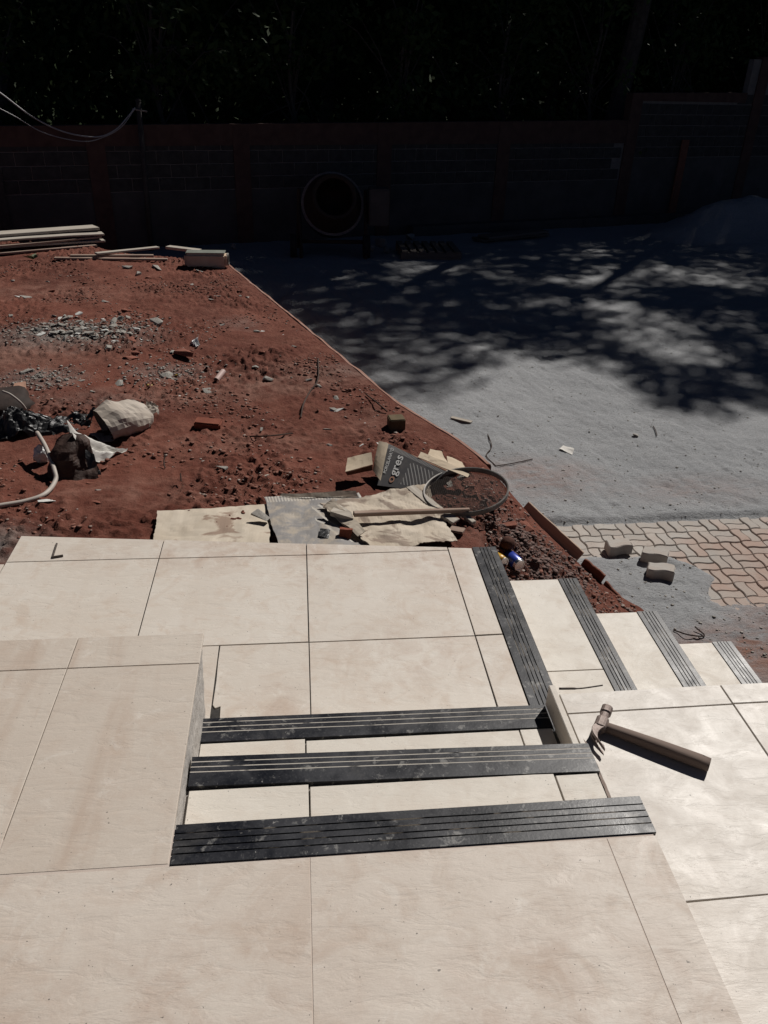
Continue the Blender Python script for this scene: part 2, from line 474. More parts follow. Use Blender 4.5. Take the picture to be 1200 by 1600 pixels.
def m_print(name, dark, pale, scale, fade):
    """printed carton: dark ink with pale diagonal stripes over part of the sheet"""
    k = NT(name); uv = k.n('ShaderNodeTexCoord').outputs['UV']
    sp = k.n('ShaderNodeSeparateXYZ'); k.l(uv, sp.inputs[0]); U, V_ = sp.outputs[0], sp.outputs[1]
    ph = k.math('ADD', k.math('MULTIPLY', U, scale), k.math('MULTIPLY', V_, scale * .45))
    st = k.math('GREATER_THAN', k.math('FRACT', ph), .72)
    zone = k.math('MULTIPLY', k.math('GREATER_THAN', U, .45), k.math('MULTIPLY', k.math('LESS_THAN', V_, .80), k.math('GREATER_THAN', V_, .12)))
    zone = k.math('MULTIPLY', zone, k.math('LESS_THAN', U, .88))
    rim = k.math('MULTIPLY', k.math('GREATER_THAN', V_, .885), k.math('GREATER_THAN', k.math('FRACT', k.math('MULTIPLY', U, scale * 3.2)), .5))
    m = k.math('MAXIMUM', k.math('MULTIPLY', st, zone), rim)
    c = k.coord('Object'); a = k.noise(c, 12, 5, .65, .4)
    col = k.mix(m, dark, pale)
    col = k.mix(k.math('MULTIPLY', k.ramp(a, [(.45, 0.), (.65, 1.)]), fade), col, (.36, .31, .25))
    return k.done(col, .7, k.bump(k.noise(c, 90, 3, .6), .15, .001), .3)


M['print_dark'] = m_print('printed carton', (.055, .052, .055), (.30, .29, .28), 15, .12)
M['print_faded'] = m_print('faded print', (.21, .20, .195), (.42, .40, .36), 10, .85)
M['ink_white'] = NT('white ink').done((.55, .54, .52), .7)
M['ink_orange'] = NT('orange ink').done((.30, .14, .08), .7)


def m_wood(name, c1, c2, axis=0):
    k = NT(name); sc = [14, 14, 14]; sc[axis] = 1.2
    c = k.coord('Object', rnd=True, scale=tuple(sc)); f = k.noise(c, 2.2, 5, .65, .5)
    col = k.mix(k.ramp(f, [(.3, 0.), (.7, 1.)]), c1, c2)
    return k.done(col, .85, k.bump(f, .45, .004), .25)


M['plank'] = m_wood('weathered plank', (.27, .235, .195), (.45, .41, .355))
M['plank_dirty'] = m_wood('dirty lath', (.20, .13, .10), (.34, .26, .21))
M['handle'] = m_wood('dark wood', (.105, .075, .062), (.19, .145, .122))
M['form_board'] = m_wood('form board', (.36, .24, .175), (.47, .36, .28))
M['form_rot'] = m_wood('red-brown board', (.13, .045, .028), (.20, .08, .05))
M['rust'] = m_simple('worn steel', (.14, .10, .085), (.27, .215, .19), 40, .55, .35, .002, 150, .5, True, .25)
M['steel'] = m_simple('galvanised steel', (.13, .12, .11), (.24, .225, .205), 20, .6, .2, .002, 80, .4, True, .3)
M['wire'] = m_simple('dark wire', (.05, .04, .036), (.10, .08, .07), 30, .6, .2, .001, 80, .4, True, .3)
M['alu'] = NT('aluminium').done((.75, .75, .75), .25, None, .5, 1.)
M['blue'] = NT('blue print').done((.02, .045, .30), .35, None, .5, .2)
M['yellow'] = NT('yellow print').done((.5, .28, .02), .4)
M['white_paper'] = m_simple('white paper', (.52, .50, .46), (.62, .60, .56), 12, .7, .3, .002, 60)
M['plastic_white'] = m_simple('white film', (.50, .50, .50), (.62, .62, .62), 15, .35, .3, .003, 50, .5)
M['sack_brown_shade'] = m_simple('shaded brown sack inside', (.022, .010, .007), (.055, .028, .02), 9, .7, .6, .008, 40)  # brown paper, darkened to hold the shade of its near side
M['hose'] = m_simple('grey conduit', (.33, .29, .255), (.40, .355, .315), 9, .6, .2, .001, 80, .4)
M['pink'] = m_simple('pinkish pipe', (.46, .31, .27), (.55, .41, .37), 9, .6, .2, .001, 80, .4)
M['tin_side'] = m_simple('cream tin', (.42, .31, .22), (.50, .40, .30), 8, .6, .3, .002, 60, .4)
M['tin_top'] = m_simple('green grey tin', (.12, .13, .11), (.18, .19, .165), 8, .6, .3, .002, 60, .4)
M['ball'] = m_simple('dark husk', (.05, .018, .012), (.09, .035, .022), 20, .9, .5, .004, 60)
M['weed'] = m_simple('weed leaf', (.05, .08, .03), (.09, .12, .05), 20, .7, .2, .002, 60)
M['twig'] = m_simple('twig', (.035, .020, .015), (.07, .045, .035), 20, .9, .4, .002, 90)
M['yellow_bit'] = m_simple('yellow wrapper', (.35, .24, .04), (.45, .33, .08), 12, .5, .3, .002, 60)
# back of the yard: wall colours darkened past real concrete to deepen its shade
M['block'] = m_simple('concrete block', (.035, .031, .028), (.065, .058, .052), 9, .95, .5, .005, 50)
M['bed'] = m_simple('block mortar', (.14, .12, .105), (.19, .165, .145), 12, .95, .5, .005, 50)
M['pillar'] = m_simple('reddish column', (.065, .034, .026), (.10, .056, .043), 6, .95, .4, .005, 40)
M['plaster'] = m_simple('dirty shaded plaster', (.055, .05, .046), (.09, .08, .072), 3, .95, .5, .006, 30)
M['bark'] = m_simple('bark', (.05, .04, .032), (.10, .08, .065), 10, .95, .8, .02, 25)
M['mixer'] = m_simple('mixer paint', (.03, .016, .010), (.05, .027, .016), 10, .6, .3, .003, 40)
M['rubber'] = m_simple('rubber', (.012, .012, .012), (.022, .021, .02), 20, .8, .3, .003, 40)
M['wheel_red'] = m_simple('red wheel', (.16, .03, .02), (.20, .05, .03), 10, .6, .3, .003, 40)
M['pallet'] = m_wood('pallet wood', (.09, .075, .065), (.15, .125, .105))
M['pole'] = m_simple('dark post', (.035, .028, .024), (.06, .05, .045), 12, .8, .3, .003, 40)
M['cable'] = NT('pale cable').done((.30, .30, .30), .5)


def m_leaf(name, a, b):
    k = NT(name); c = k.coord('World'); f = k.noise(c, 1.1, 3, .6)
    g = k.noise(c, 9, 2, .6)
    col = k.mix(k.ramp(f, [(.3, 0.), (.7, 1.)]), a, b); col = k.mix(k.math('MULTIPLY', g, .4), col, (.02, .035, .01))
    return k.done(col, .7, None, .12)


M['leaf'] = m_leaf('leaves', (.016, .030, .008), (.032, .055, .015))
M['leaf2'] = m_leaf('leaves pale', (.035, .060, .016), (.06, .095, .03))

# ------------------------------------------------------------------ ground shapes
EDGE = [(1.95, 2.6), (1.92, 3.2), (1.846, 3.44), (1.685, 3.56), (1.373, 3.915), (1.176, 4.20), (.667, 5.215), (.012, 7.15), (-.768, 9.41), (-1.1, 10.4), (-2.2, 13.5)]
_ey = [p[1] for p in EDGE]; _ex = [p[0] for p in EDGE]


def edge_x(y): return float(np.interp(y, _ey, _ex))
def sst(a, b, x):
    t = min(1, max(0, (x - a) / (b - a))); return t * t * (3 - 2 * t)


def soil_base(x, y):
    z = -.535 - .05 * sst(3.3, 4.6, y)
    near_ = 1 - sst(3.9, 4.7, y)
    z -= near_ * .56 * sst(.80, 1.95, x)
    z += .05 * sst(8.2, 9.8, y) * sst(-.9, -2.4, x)
    z -= .04 * sst(-1.2, -1.4, x) * (1 - sst(3.1, 3.6, y))
    z -= .13 * sst(.84, .93, x) * (1 - sst(3.12, 3.55, y)) * (1 - sst(1.1, 1.6, x))
    yb = 9.62 + (-.78 - x) * .30
    z -= .75 * sst(-.05, .75, y - yb)
    return z


def soil_z(x, y, fine=True):
    z = soil_base(x, y)
    e = sst(0, .25, edge_x(y) - x)
    p = Vector((x, y, 0))
    n = noise.fractal(p * .9, 1.0, 2.0, 3) * .030
    n += noise.noise(p * 4.5 + Vector((3, 1, 0))) * .016
    if fine:
        g_ = .25 + 1.1 * sst(-.25, .35, noise.noise(p * 1.3 + Vector((2, 9, 0))))
        m0 = n; n = 0.
        n += noise.noise(p * 12 + Vector((7, 0, 0))) * .010
        r = noise.noise(p * 24 + Vector((1, 5, 0))); n += max(0, r) * .032 + .010 * abs(noise.noise(p * 44 + Vector((8, 3, 0))))
        r = noise.noise(p * 60 + Vector((4, 2, 0))); n += max(0, r - .1) * .012
        n = m0 + n * g_
    lid = sst(0, .30, y - 3.12) if x < .9 else 1          # kept below the landing's rim
    return z + n * (.25 + .75 * e) * (.4 + .6 * lid)


# ---- red soil terrace
ys = []; y = 3.07
while y < 11.6:
    ys.append(y); y += .0135 * max(1, y / 3.6)
nx = 430
V = []; NYS = len(ys)
for y in ys:
    xe = edge_x(y); x0 = -5.6
    for i in range(nx):
        t = i / (nx - 1); x = x0 + (xe - x0) * (1 - (1 - t) ** 1.25)
        V.append((x, y, soil_z(x, y)))
F = [(j * nx + i, j * nx + i + 1, (j + 1) * nx + i + 1, (j + 1) * nx + i) for j in range(NYS - 1) for i in range(nx - 1)]
# outer skirt down to the yard
base = len(V)
for j, y in enumerate(ys): V.append((edge_x(y) + .015, y, -1.35))
F += [(j * nx + nx - 1, base + j, base + j + 1, (j + 1) * nx + nx - 1) for j in range(NYS - 1)]
soil = link('soil_terrace', pyd(V, F), M['soil'], smooth=True, origin=(0, 5, -1.2))
tag(soil, 'red earth terrace strewn with rubble beside the grey yard', kind='structure')


# ---- yard: grey sand
def sand_z(x, y):
    p = Vector((x, y, 0))
    n = noise.fractal(p * .7, 1., 2., 3) * .020 + noise.noise(p * 3.3) * .014 + noise.noise(Vector((x * 7 + y * 2, y * 9, 2))) * .006
    n += noise.noise(Vector((x * 19 + y * 5, y * 21, 5))) * .006 - max(0, noise.noise(Vector((x * 13 + y * 4, y * 17, 8))) - .18) * .022
    tr = noise.noise(p * 1.1 + Vector((5, 5, 0))); rut = abs(math.sin((x * .9 - y * .45) * 2.6 + .8 * noise.noise(p * .7)))
    n -= max(0, .10 - rut) * .22 * sst(0, .35, tr)
    z = -1.185 + n
    # the sand stops at the laid pavers, whose lower rows it covers again
    pav = sst(4.63, 4.57, y - .035 * (x - 1.7))
    cover = max(sst(3.80, 3.30, y + .22 * noise.noise(p * 2.1) + .10 * noise.noise(p * 7)), sst(2.5, 2.28, x + .30 * noise.noise(p * 3) + .12 * noise.noise(p * 9)) * sst(4.22, 4.06, y + .05 * noise.noise(p * 4)))
    z -= pav * (1 - cover) * (.040 + n * .6)
    return z


V = []; xs = np.concatenate([np.arange(.0, 4.2, .022), np.arange(4.2, 14, .09)]); ysd = []
y = 2.7
while y < 17.5: ysd.append(y); y += .02 * max(1, (y / 4) ** 1.6)
xs = [float(a) for a in xs]
for y in ysd:
    for x in xs:
        xx = x - 1.6 * sst(4, 10, y) - 1.5 * sst(10, 15, y)
        V.append((xx, y, sand_z(xx, y)))
n_ = len(xs)
F = [(j * n_ + i, j * n_ + i + 1, (j + 1) * n_ + i + 1, (j + 1) * n_ + i) for j in range(len(ysd) - 1) for i in range(n_ - 1)]
yard = link('sand_yard', pyd(V, F), M['sand'], smooth=True, origin=(3, 8, -1.2)); tag(yard, 'grey sand yard with dappled tree shade', kind='structure')
gr = link('ground', pyd([(-150, -150, -1.30), (150, -150, -1.30), (150, 150, -1.30), (-150, 150, -1.30)], [(0, 1, 2, 3)]), m_simple('dark earth', (.035, .028, .022), (.06, .048, .038), 2., .95, .5, .02, 12)); tag(gr, kind='structure')

# ------------------------------------------------------------------ tiled floors and stairs
G = .0022


def tile(parent, poly, z, mat, name='tile', g=G, th=.011, bev=.0012):
    cx = sum(p[0] for p in poly) / len(poly); cy = sum(p[1] for p in poly) / len(poly)
    q = [(p[0] - math.copysign(min(g, abs(p[0] - cx)), p[0] - cx), p[1] - math.copysign(min(g, abs(p[1] - cy)), p[1] - cy)) for p in poly]
    return link(name, prism(q, z - th, z, bev), M[mat], parent)


def nosing(parent, a, b, width, z, side, grooves, gm, name='nosing', th=.022, gw=.0035, gd=.0032):
    """granite strip from a to b (xy), its back edge on that line, reaching width to 'side'; real grooves cut along it"""
    a = Vector((*a, 0)); b = Vector((*b, 0)); d = (b - a).normalized(); w = Vector(side[:2] + (0,)) if len(side) == 2 else Vector(side)
    prof = [(0, 0)]; mat = []
    for gp in grooves:
        s = gp * width
        prof += [(s - gw / 2, 0), (s - gw / 2 + .0006, -gd), (s + gw / 2 - .0006, -gd), (s + gw / 2, 0)]
    prof += [(width - .003, 0), (width, -.003), (width, -th), (0, -th)]
    nseg = max(2, int((b - a).length / .09)); n = len(prof); V = []; F = []; MI = []
    for k in range(nseg + 1):
        p = a + d * ((b - a).length * k / nseg)
        for s, h in prof:
            jz = .0006 * noise.noise(Vector((p.x * 20, p.y * 20, s * 90)))
            js = .0010 * noise.noise(Vector((p.x * 14 + 5, p.y * 14, s * 40))) if 0 < s < width - .002 else 0
            V.append(Vector((p.x, p.y, z + h + jz)) + w * (s + js))
    for k in range(nseg):
        for i in range(n):
            F.append((k * n + i, k * n + (i + 1) % n, (k + 1) * n + (i + 1) % n, (k + 1) * n + i))
            MI.append(1 if (1 <= i < 1 + 4 * len(grooves) and (i - 1) % 4 in (0, 1, 2)) else 0)
    F += [tuple(range(n)), tuple(range(nseg * n, nseg * n + n))[::-1]]; MI += [0, 0]
    me = pyd(V, F); me.materials.clear()
    bm = bmesh.new(); bm.from_mesh(me); bm.faces.ensure_lookup_table()
    bmesh.ops.recalc_face_normals(bm, faces=bm.faces[:]); bm.to_mesh(me); bm.free()
    o = link(name, me, [M['granite'], M[gm]], parent)
    me.polygons.foreach_set('material_index', MI); me.update()
    return o


X0, X1 = -.300, .775
# upper porch floor
pf = link('porch_floor', boxm(-4, X1 - .004, -3.2, 1.240, -1.29, -.0010), M['grout_pale'], origin=(0, 0, -1.29)); tag(pf, 'beige slate-look tiled porch floor at the top of the steps', kind='structure')
yt = 1.1465
for (a, b) in ((-3.3, -2.64), (-2.64, -1.98), (-1.98, -1.32), (-1.32, -.662), (-.662, -.002), (-.002, .6605), (.6605, X1)):
    for (c, d) in ((.485, yt), (-.175, .485), (-.84, -.175), (-1.5, -.84)):
        tile(pf, rect(a, b, c, d), 0, 'tile_floor', g=.0011, bev=.0005)
nosing(pf, (X0 + .003, yt + .0015), (X1 + .004, 1.1525), .1045, .0025, (0, 1), (.24, .41, .58, .75), 'groove_dark')
# raised platform beside the stair, level with the porch
pl = link('raised_platform', boxm(-4, X0 - .034, 1.2405, 1.938, -1.29, -.0125), M['render'], origin=(-1, 1.5, -1.29))
tag(pl, 'tiled beige raised platform with rough mortar side at the top of the stair', 'platform')
tile(pl, [(-.665, yt + .004), (X0 - .001, yt + .004), (X0 - .003, 1.805), (-.665, 1.805)], 0, 'tile_plat', g=.0010)
tile(pl, rect(-.665, X0 - .002, 1.805, 1.943), 0, 'tile_plat', g=.0012)
for a, b in ((-1.325, -.665), (-1.985, -1.325)):
    tile(pl, rect(a, b, yt + .004, 1.805), 0, 'tile_plat', g=.0010); tile(pl, rect(a, b, 1.805, 1.943), 0, 'tile_plat', g=.0012)
# rough mortar skin on the platform's side towards the stair
V = []; ny_, nz_ = 90, 46
for j in range(nz_ + 1):
    for i in range(ny_ + 1):
        y = 1.258 + (1.944 - 1.258) * i / ny_; z = -.455 + (.455 - .012) * j / nz_
        p = Vector((0, y, z)); b_ = .006 + .004 * (1 - j / nz_)
        b_ += .004 * noise.noise(p * 16) + .002 * noise.noise(p * 60) + .0012 * noise.noise(p * 130)
        V.append((X0 - .004 - .026 * (1 - j / nz_) ** .6 + (b_ - .008), y, z))
F = [(j * (ny_ + 1) + i, j * (ny_ + 1) + i + 1, (j + 1) * (ny_ + 1) + i + 1, (j + 1) * (ny_ + 1) + i) for j in range(nz_) for i in range(ny_)]
link('mortar_face', pyd(V, F), M['render'], pl)

# upper stair: two treads
st = empty('upper_stair', (.24, 1.5, -.45)); tag(st, 'short beige tiled stair with black grooved nosings between platform and hammer slab', 'stair')
link('core', boxm(X0 - .030, X1 - .006, 1.2405, 1.478, -1.28, -.1625), M['mortar'], st)
link('core', boxm(X0 - .030, X1 - .006, 1.4785, 1.785, -1.28, -.3125), M['mortar'], st)
link('riser', boxm(X0 - .030, X1 - .005, 1.2415, 1.2505, -.149, -.022), M['tile_step'], st)
link('riser', boxm(X0 - .030, X1 - .005, 1.5705, 1.5795, -.299, -.1745), M['tile_step'], st)
link('riser', boxm(X0 - .030, X1 - .005, 1.8815, 1.8905, -.4495, -.3245), M['tile_step'], st)
link('core', boxm(X0 - .030, X1 - .006, 1.479, 1.570, -.3124, -.1728), M['mortar'], st)
link('core', boxm(X0 - .030, X1 - .006, 1.7855, 1.881, -.4624, -.3228), M['mortar'], st)
for a, b in ((X0 - .010, 0), (0, .655), (.655, X1 - .001)):
    tile(st, rect(a, b, 1.2515, 1.4835 - .008 * (a > -.1) - .008 * (a > .5)), -.15, 'tile_step', 'tread_tile')
nosing(st, (X0 - .012, 1.494), (X1 + .006, 1.470), .104, -.1475, (0, 1), (.46, .63, .80), 'groove_pale', gd=.0006)
for a, b, c in ((X0 - .024, -.008, 1.795), (-.008, .655, 1.787), (.655, X1 - .014, 1.789)):
    tile(st, rect(a, b, 1.5805, c), -.30, 'tile_step', 'tread_tile')
nosing(st, (X0 - .026, 1.799), (X1 - .011, 1.790), .101, -.2975, (0, 1), (.40, .60, .80), 'groove_pale', gd=.0006)

# landing
ld = link('landing', prism([(-1.294, 1.8915), (.770, 1.8915), (.770, 3.085), (.1, 3.15), (-1.294, 3.288)], -1.28, -.4545, 0), M['grout'], origin=(-.2, 2.5, -1.28)); tag(ld, 'cream tiled stair landing between the two flights', kind='structure')


def ye(x): return 3.299 + (x + 1.295) * (3.094 - 3.299) / (.767 + 1.295)


cs_ = [-1.296, -.643, .010, .6605, .7735]
yj = [(3.075, 3.075), (3.073, 3.07), (3.07, 3.079), (3.079, 3.08)]
for i in range(4):
    a, b = cs_[i], cs_[i + 1]; ja, jb = yj[i]
    if i == 3: tile(ld, [(a, 2.45), (b, 2.452), (b, ye(b)), (a, ye(a))], -.45, 'tile_land')
    else:
        tile(ld, [(a, ja), (b, jb), (b, ye(b)), (a, ye(a))], -.45, 'tile_land', g=.002)
        tile(ld, [(a, 2.445), (b, 2.447), (b, jb), (a, ja)], -.45, 'tile_land')
# nearest row: the left tile is cut short and chipped where it meets the platform
tile(ld, [(-1.296, 1.99), (-.643, 1.99), (-.643, 2.445), (-1.296, 2.445)], -.45, 'tile_land')
tile(ld, [(-.643, 1.96), (-.3295, 1.96), (-.3295, 2.445), (-.643, 2.445)], -.45, 'tile_land', g=.0008)
tile(ld, [(-.296, 1.892), (.010, 1.892), (.010, 2.445), (-.3265, 2.445), (-.3275, 2.35), (-.3250, 2.25), (-.3270, 2.12), (-.318, 2.105), (-.300, 2.112), (-.298, 2.05), (-.303, 1.98)], -.45, 'tile_land', g=.0014)
link('mortar_patch', prism([(-.326, 1.90), (-.300, 1.90), (-.304, 1.99), (-.302, 2.10), (-.318, 2.10), (-.325, 2.08)], -.462, -.4525, .001), M['grout'], ld)
link('mortar_lump', rock_mesh(3.3, .06, .05, .03), M['mortar'], ld).location = Vector((-.285, 1.93, -.46)) - ld.location
tile(ld, [(.010, 1.892), (.6585, 1.892), (.6605, 2.447), (.010, 2.445)], -.45, 'tile_land')
tile(ld, [(.6605, 1.892), (.7735, 1.892), (.7735, 2.45), (.6605, 2.447)], -.45, 'tile_land')
nosing(ld, (.7765, 3.096), (.7765, 1.878), .111, -.4475, (1, 0), (.30, .44, .58, .72), 'groove_dark', gw=.004)
for k_ in range(2):
    tile(ld, rect(-2.0 - .66 * k_, -1.3 - .66 * k_, 2.44, 3.07), -.455, 'tile_land'); tile(ld, rect(-2.0 - .66 * k_, -1.3 - .66 * k_, 1.95, 2.44), -.455, 'tile_land')
link('side_core', boxm(-2.7, -1.295, 1.945, 3.066, -1.28, -.468), M['mortar'], ld)

# lower flight, going down to the right
lo = empty('lower_stair', (1.5, 2.5, -1.25)); tag(lo, 'beige tiled flight with black grooved nosings going down to the pavers', 'stair')
flights = [(.889, 1.2115, 1.304, -.640, 3.094), (1.306, 1.6435, 1.750, -.850, 3.090), (1.752, 2.086, 2.192, -1.060, 3.086), (2.194, 2.62, None, -1.235, 3.062)]
prev = .8745
for i, (a, b, c, z, yf) in enumerate(flights):
    link('core', boxm(a - .002, (c or b) - .012, 1.30, yf - .008, -1.285 + .001 * i, z - .0125), M['mortar'], lo)
    if i < 3: link('riser', boxm(a - .0125, a - .003, 1.30, yf - .002, z - .010, z + (.188 if i == 0 else .186)), M['tile_step'], lo)
    if i == 0:
        tile(lo, rect(a, b, 2.437, yf), z, 'tile_step', 'tread_tile'); tile(lo, rect(a, b, 1.777, 2.437), z, 'tile_step', 'tread_tile')
    else:
        tile(lo, rect(a, b, 2.30 - .12 * i, yf), z, 'tile_step', 'tread_tile'); tile(lo, rect(a, b, 1.66, 2.30 - .12 * i), z, 'tile_step', 'tread_tile')
    if c: nosing(lo, (b + .0015, yf + .001), (b + .0015, 1.70), c - b, z + .0025, (1, 0), (.24, .40, .56, .72), 'groove_dark', gw=.0045)

# slab at the right, a little lower than the porch
sb = link('side_slab', boxm(.797, 3.4, -3.2, 1.846, -1.27, -.2325), M['grout'], origin=(2, 1, -1.27)); tag(sb, 'pale tiled slab beside the stair with the hammer lying on it', 'slab')
SZ = -.22
for (a, b) in ((.810, 1.328), (1.328, 1.99), (1.99, 2.65), (2.65, 3.3)):
    a_ = a if a > .9 else .810
    for (c, d) in ((1.7635, 1.853), (1.1235, 1.7635), (.46, 1.1235), (-.2, .46)):
        if a_ < .9 and d > 1.8: tile(sb, [(.790, c), (b, c + .008), (b, d + .010), (.790, d)], SZ, 'tile_slab', g=.002)
        elif a_ < .9 and d > 1.7: tile(sb, [(.812, c), (b, c + .008), (b, d + .008), (.790, d), (.790, 1.62), (.812, 1.605)], SZ, 'tile_slab', g=.0022)
        else: tile(sb, [(a_, c + .01 * (a > .9)), (b, c + .012), (b, d + .012), (a_, d + .01 * (a > .9))], SZ, 'tile_slab', g=.0025)
# upright facing tile at the slab's end and mortar joint
link('facing_tile', boxm(.767, .7865, 1.595, 1.889, -.2985, -.215, .0015), M['tile_step'], sb)
V = []
for i in range(40):
    y = 1.25 + (1.60 - 1.25) * i / 39; p = Vector((y * 30, 1, 0))
    V += [(.7775 + .002 * noise.noise(p), y, -.158 + .003 * noise.noise(p * 2)), (.792 + .003 * noise.noise(p + Vector((5, 0, 0))), y, -.176 + .004 * noise.noise(p)), (.814 + .003 * noise.noise(p + Vector((9, 0, 0))), y, -.2165), (.814, y, -.30), (.7775, y, -.30)]
F = [(j * 5 + i, j * 5 + i + 1, j * 5 + 6 + i, j * 5 + 5 + i) for j in range(39) for i in range(4)]
link('mortar_joint', pyd(V, F), m_simple('brown mortar', (.17, .13, .11), (.27, .22, .19), 20, .95, .8, .004, 90), sb)

# ------------------------------------------------------------------ wavy pavers
pv = link('pavement', boxm(1.62, 5.2, 2.9, 4.56, -1.29, -1.243), M['sand'], origin=(3, 3.8, -1.29)); tag(pv, 'interlocking wavy block pavement half covered with sand and red earth', kind='structure')
L_ = .152


def warp(x, y):
    k = 2 * math.pi / L_
    xx = x + .0068 * math.sin(k * y); yy = y + .0068 * math.sin(k * x)
    c, s = math.cos(R_(2.)), math.sin(R_(2.))
    return (1.66 + xx * c - yy * s, 4.535 + xx * s + yy * c)


def wavy(x0, x1, y0, y1, g=.0030):
    x0 += g; x1 -= g; y0 += g; y1 -= g; out = []
    nxs = max(4, int((x1 - x0) / .013)); nys_ = max(4, int((y1 - y0) / .013))
    out += [(x0 + (x1 - x0) * i / nxs, y0) for i in range(nxs)] + [(x1, y0 + (y1 - y0) * i / nys_) for i in range(nys_)]
    out += [(x1 - (x1 - x0) * i / nxs, y1) for i in range(nxs)] + [(x0, y1 - (y1 - y0) * i / nys_) for i in range(nys_)]
    return [warp(*p) for p in out]


cnt = 0
for r in range(0, 9):
    for c in range(-1, 15):
        X, Y = c * L_, -(r + 1) * L_; h = L_ / 2
        two = [(X, X + L_, Y, Y + h), (X, X + L_, Y + h, Y + L_)] if (c + r) % 2 == 0 else [(X, X + h, Y, Y + L_), (X + h, X + L_, Y, Y + L_)]
        for q in two:
            cx, cy = warp((q[0] + q[1]) / 2, (q[2] + q[3]) / 2)
            if cx < edge_x(cy) - .02 or cy < 3.05: continue
            if sand_z(cx, cy) > -1.186: continue
            zt = -1.199 + random.uniform(-.004, .004)
            link('paver', prism(wavy(*q), zt - .05, zt, .004), M['paver'], pv); cnt += 1
# three loose ones
for i, (px, py, rz, lab) in enumerate(((968, 866, .15, 'loose wavy paver set apart on the laid pavers'), (1025, 881, -.35, 'loose wavy paver behind its twin on the grey sand'), (1034, 906, -.25, 'loose wavy paver on the bare sand, nearest the steps'))):
    p = at(px, py, -1.19); k = 2 * math.pi / .135; hw, hd = .078, .046; out = []
    N_ = 12
    def wv(x, y): return (x + .007 * math.sin(k * y), y + .007 * math.sin(k * x + .6))
    out += [wv(-hw + 2 * hw * t / N_, -hd) for t in range(N_)] + [wv(hw, -hd + 2 * hd * t / 6) for t in range(6)]
    out += [wv(hw - 2 * hw * t / N_, hd) for t in range(N_)] + [wv(-hw, hd - 2 * hd * t / 6) for t in range(6)]
    o = link('loose_paver', prism(out, 0, .068, .005), M['paver'], origin=(0, 0, 0)); o.location = (p.x, p.y + .04, sand_z(p.x, p.y) - .002 if i else -1.193); o.rotation_euler = (0, 0, rz)
    tag(o, lab, 'paver', 'loose pavers by the lower stair')

# ------------------------------------------------------------------ retaining edge and form boards
V = []; F = []
yy_ = np.arange(4.32, 9.62, .06)
for i, y in enumerate(yy_):
    y = float(y); x = edge_x(y); w = .030 + .012 * noise.noise(Vector((0, y * 3, 0))); zt = soil_base(x, y) + .006 + .010 * noise.noise(Vector((2, y * 5, 0)))
    V += [(x - .004, y, -1.3), (x - .002, y, zt - .012), (x + .006, y, zt), (x + w, y, zt - .004), (x + w + .006, y, zt - .02), (x + w + .006, y, -1.3)]
for i in range(len(yy_) - 1):
    for k in range(5): F.append((i * 6 + k, i * 6 + k + 1, i * 6 + 7 + k, i * 6 + 6 + k))
rw = link('retaining_wall', pyd(V, F), m_simple('dusty red plaster', (.21, .10, .07), (.30, .185, .15), 9, .95, .5, .005, 60)); tag(rw, 'thin dusty plastered edge wall holding the red soil above the yard', 'wall')


def plank(name, p0, p1, w, th, mat, label, cat='plank', group=None, roll=0., z_up=0., bend=0., taper=1.):
    p0, p1 = Vector(p0), Vector(p1); d = p1 - p0; L = d.length; d.normalize()
    side = d.cross(Vector((0, 0, 1))).normalized(); upv = side.cross(d).normalized()
    c, s = math.cos(roll), math.sin(roll); side, upv = side * c + upv * s, -side * s + upv * c
    n = 10; V = []; F = []
    for i in range(n + 1):
        t = i / n; q = p0 + d * L * t; ww = w * (1 + (taper - 1) * t)
        jit = noise.noise(Vector((p0.x * 9 + t * 6, p0.y * 5, 1))) * .06 * w
        b = Vector((0, 0, bend * math.sin(math.pi * t)))
        for a, h in ((-.5, 0), (.5, 0), (.5, 1), (-.5, 1)):
            V.append(q + b + side * (a * ww + jit) + upv * (h * th + z_up))
    for i in range(n):
        for k in range(4): F.append((i * 4 + k, i * 4 + (k + 1) % 4, i * 4 + 4 + (k + 1) % 4, i * 4 + 4 + k))
    F += [(3, 2, 1, 0), (n * 4, n * 4 + 1, n * 4 + 2, n * 4 + 3)]
    me = pyd(V, F); bm = bmesh.new(); bm.from_mesh(me)
    bmesh.ops.recalc_face_normals(bm, faces=bm.faces[:])
    sharp = [e for e in bm.edges if e.calc_face_angle(0) > .8]
    bmesh.ops.bevel(bm, geom=sharp, offset=min(.003, th * .2), segments=1, affect='EDGES'); bm.to_mesh(me); bm.free()
    # grain runs along local X: rotate mesh so that its axis is X
    o = link(name, me, M[mat], origin=p0)
    rot = Matrix((d, -side, upv)).transposed().to_3x3()
    me.transform(rot.inverted().to_4x4()); o.rotation_euler = rot.to_euler()
    return tag(o, label, cat, group)


e0, e1, e2, e3 = (edge_x(3.98), 3.98), (edge_x(3.72), 3.72), (1.73, 3.52), (1.845, 3.40)
def zz(p): return soil_base(p[0] - .03, p[1])
# board edging the soil: leaning outward
plank('form_board', (1.30, 4.06, -.80), (1.565, 3.745, -.965), .13, .018, 'form_board', 'long pale board edging the soil beside the pavers', 'board', 'form boards along the soil edge', roll=R_(-62))
plank('form_board', (1.575, 3.715, -.99), (1.665, 3.60, -1.03), .13, .018, 'form_rot', 'short red-brown board in the middle of the soil edge', 'board', 'form boards along the soil edge', roll=R_(-78))
plank('form_board', (1.675, 3.60, -1.06), (1.82, 3.40, -1.13), .12, .018, 'form_rot', 'red-brown pointed board at the low end of the soil edge', 'board', 'form boards along the soil edge', roll=R_(-80), taper=.35)


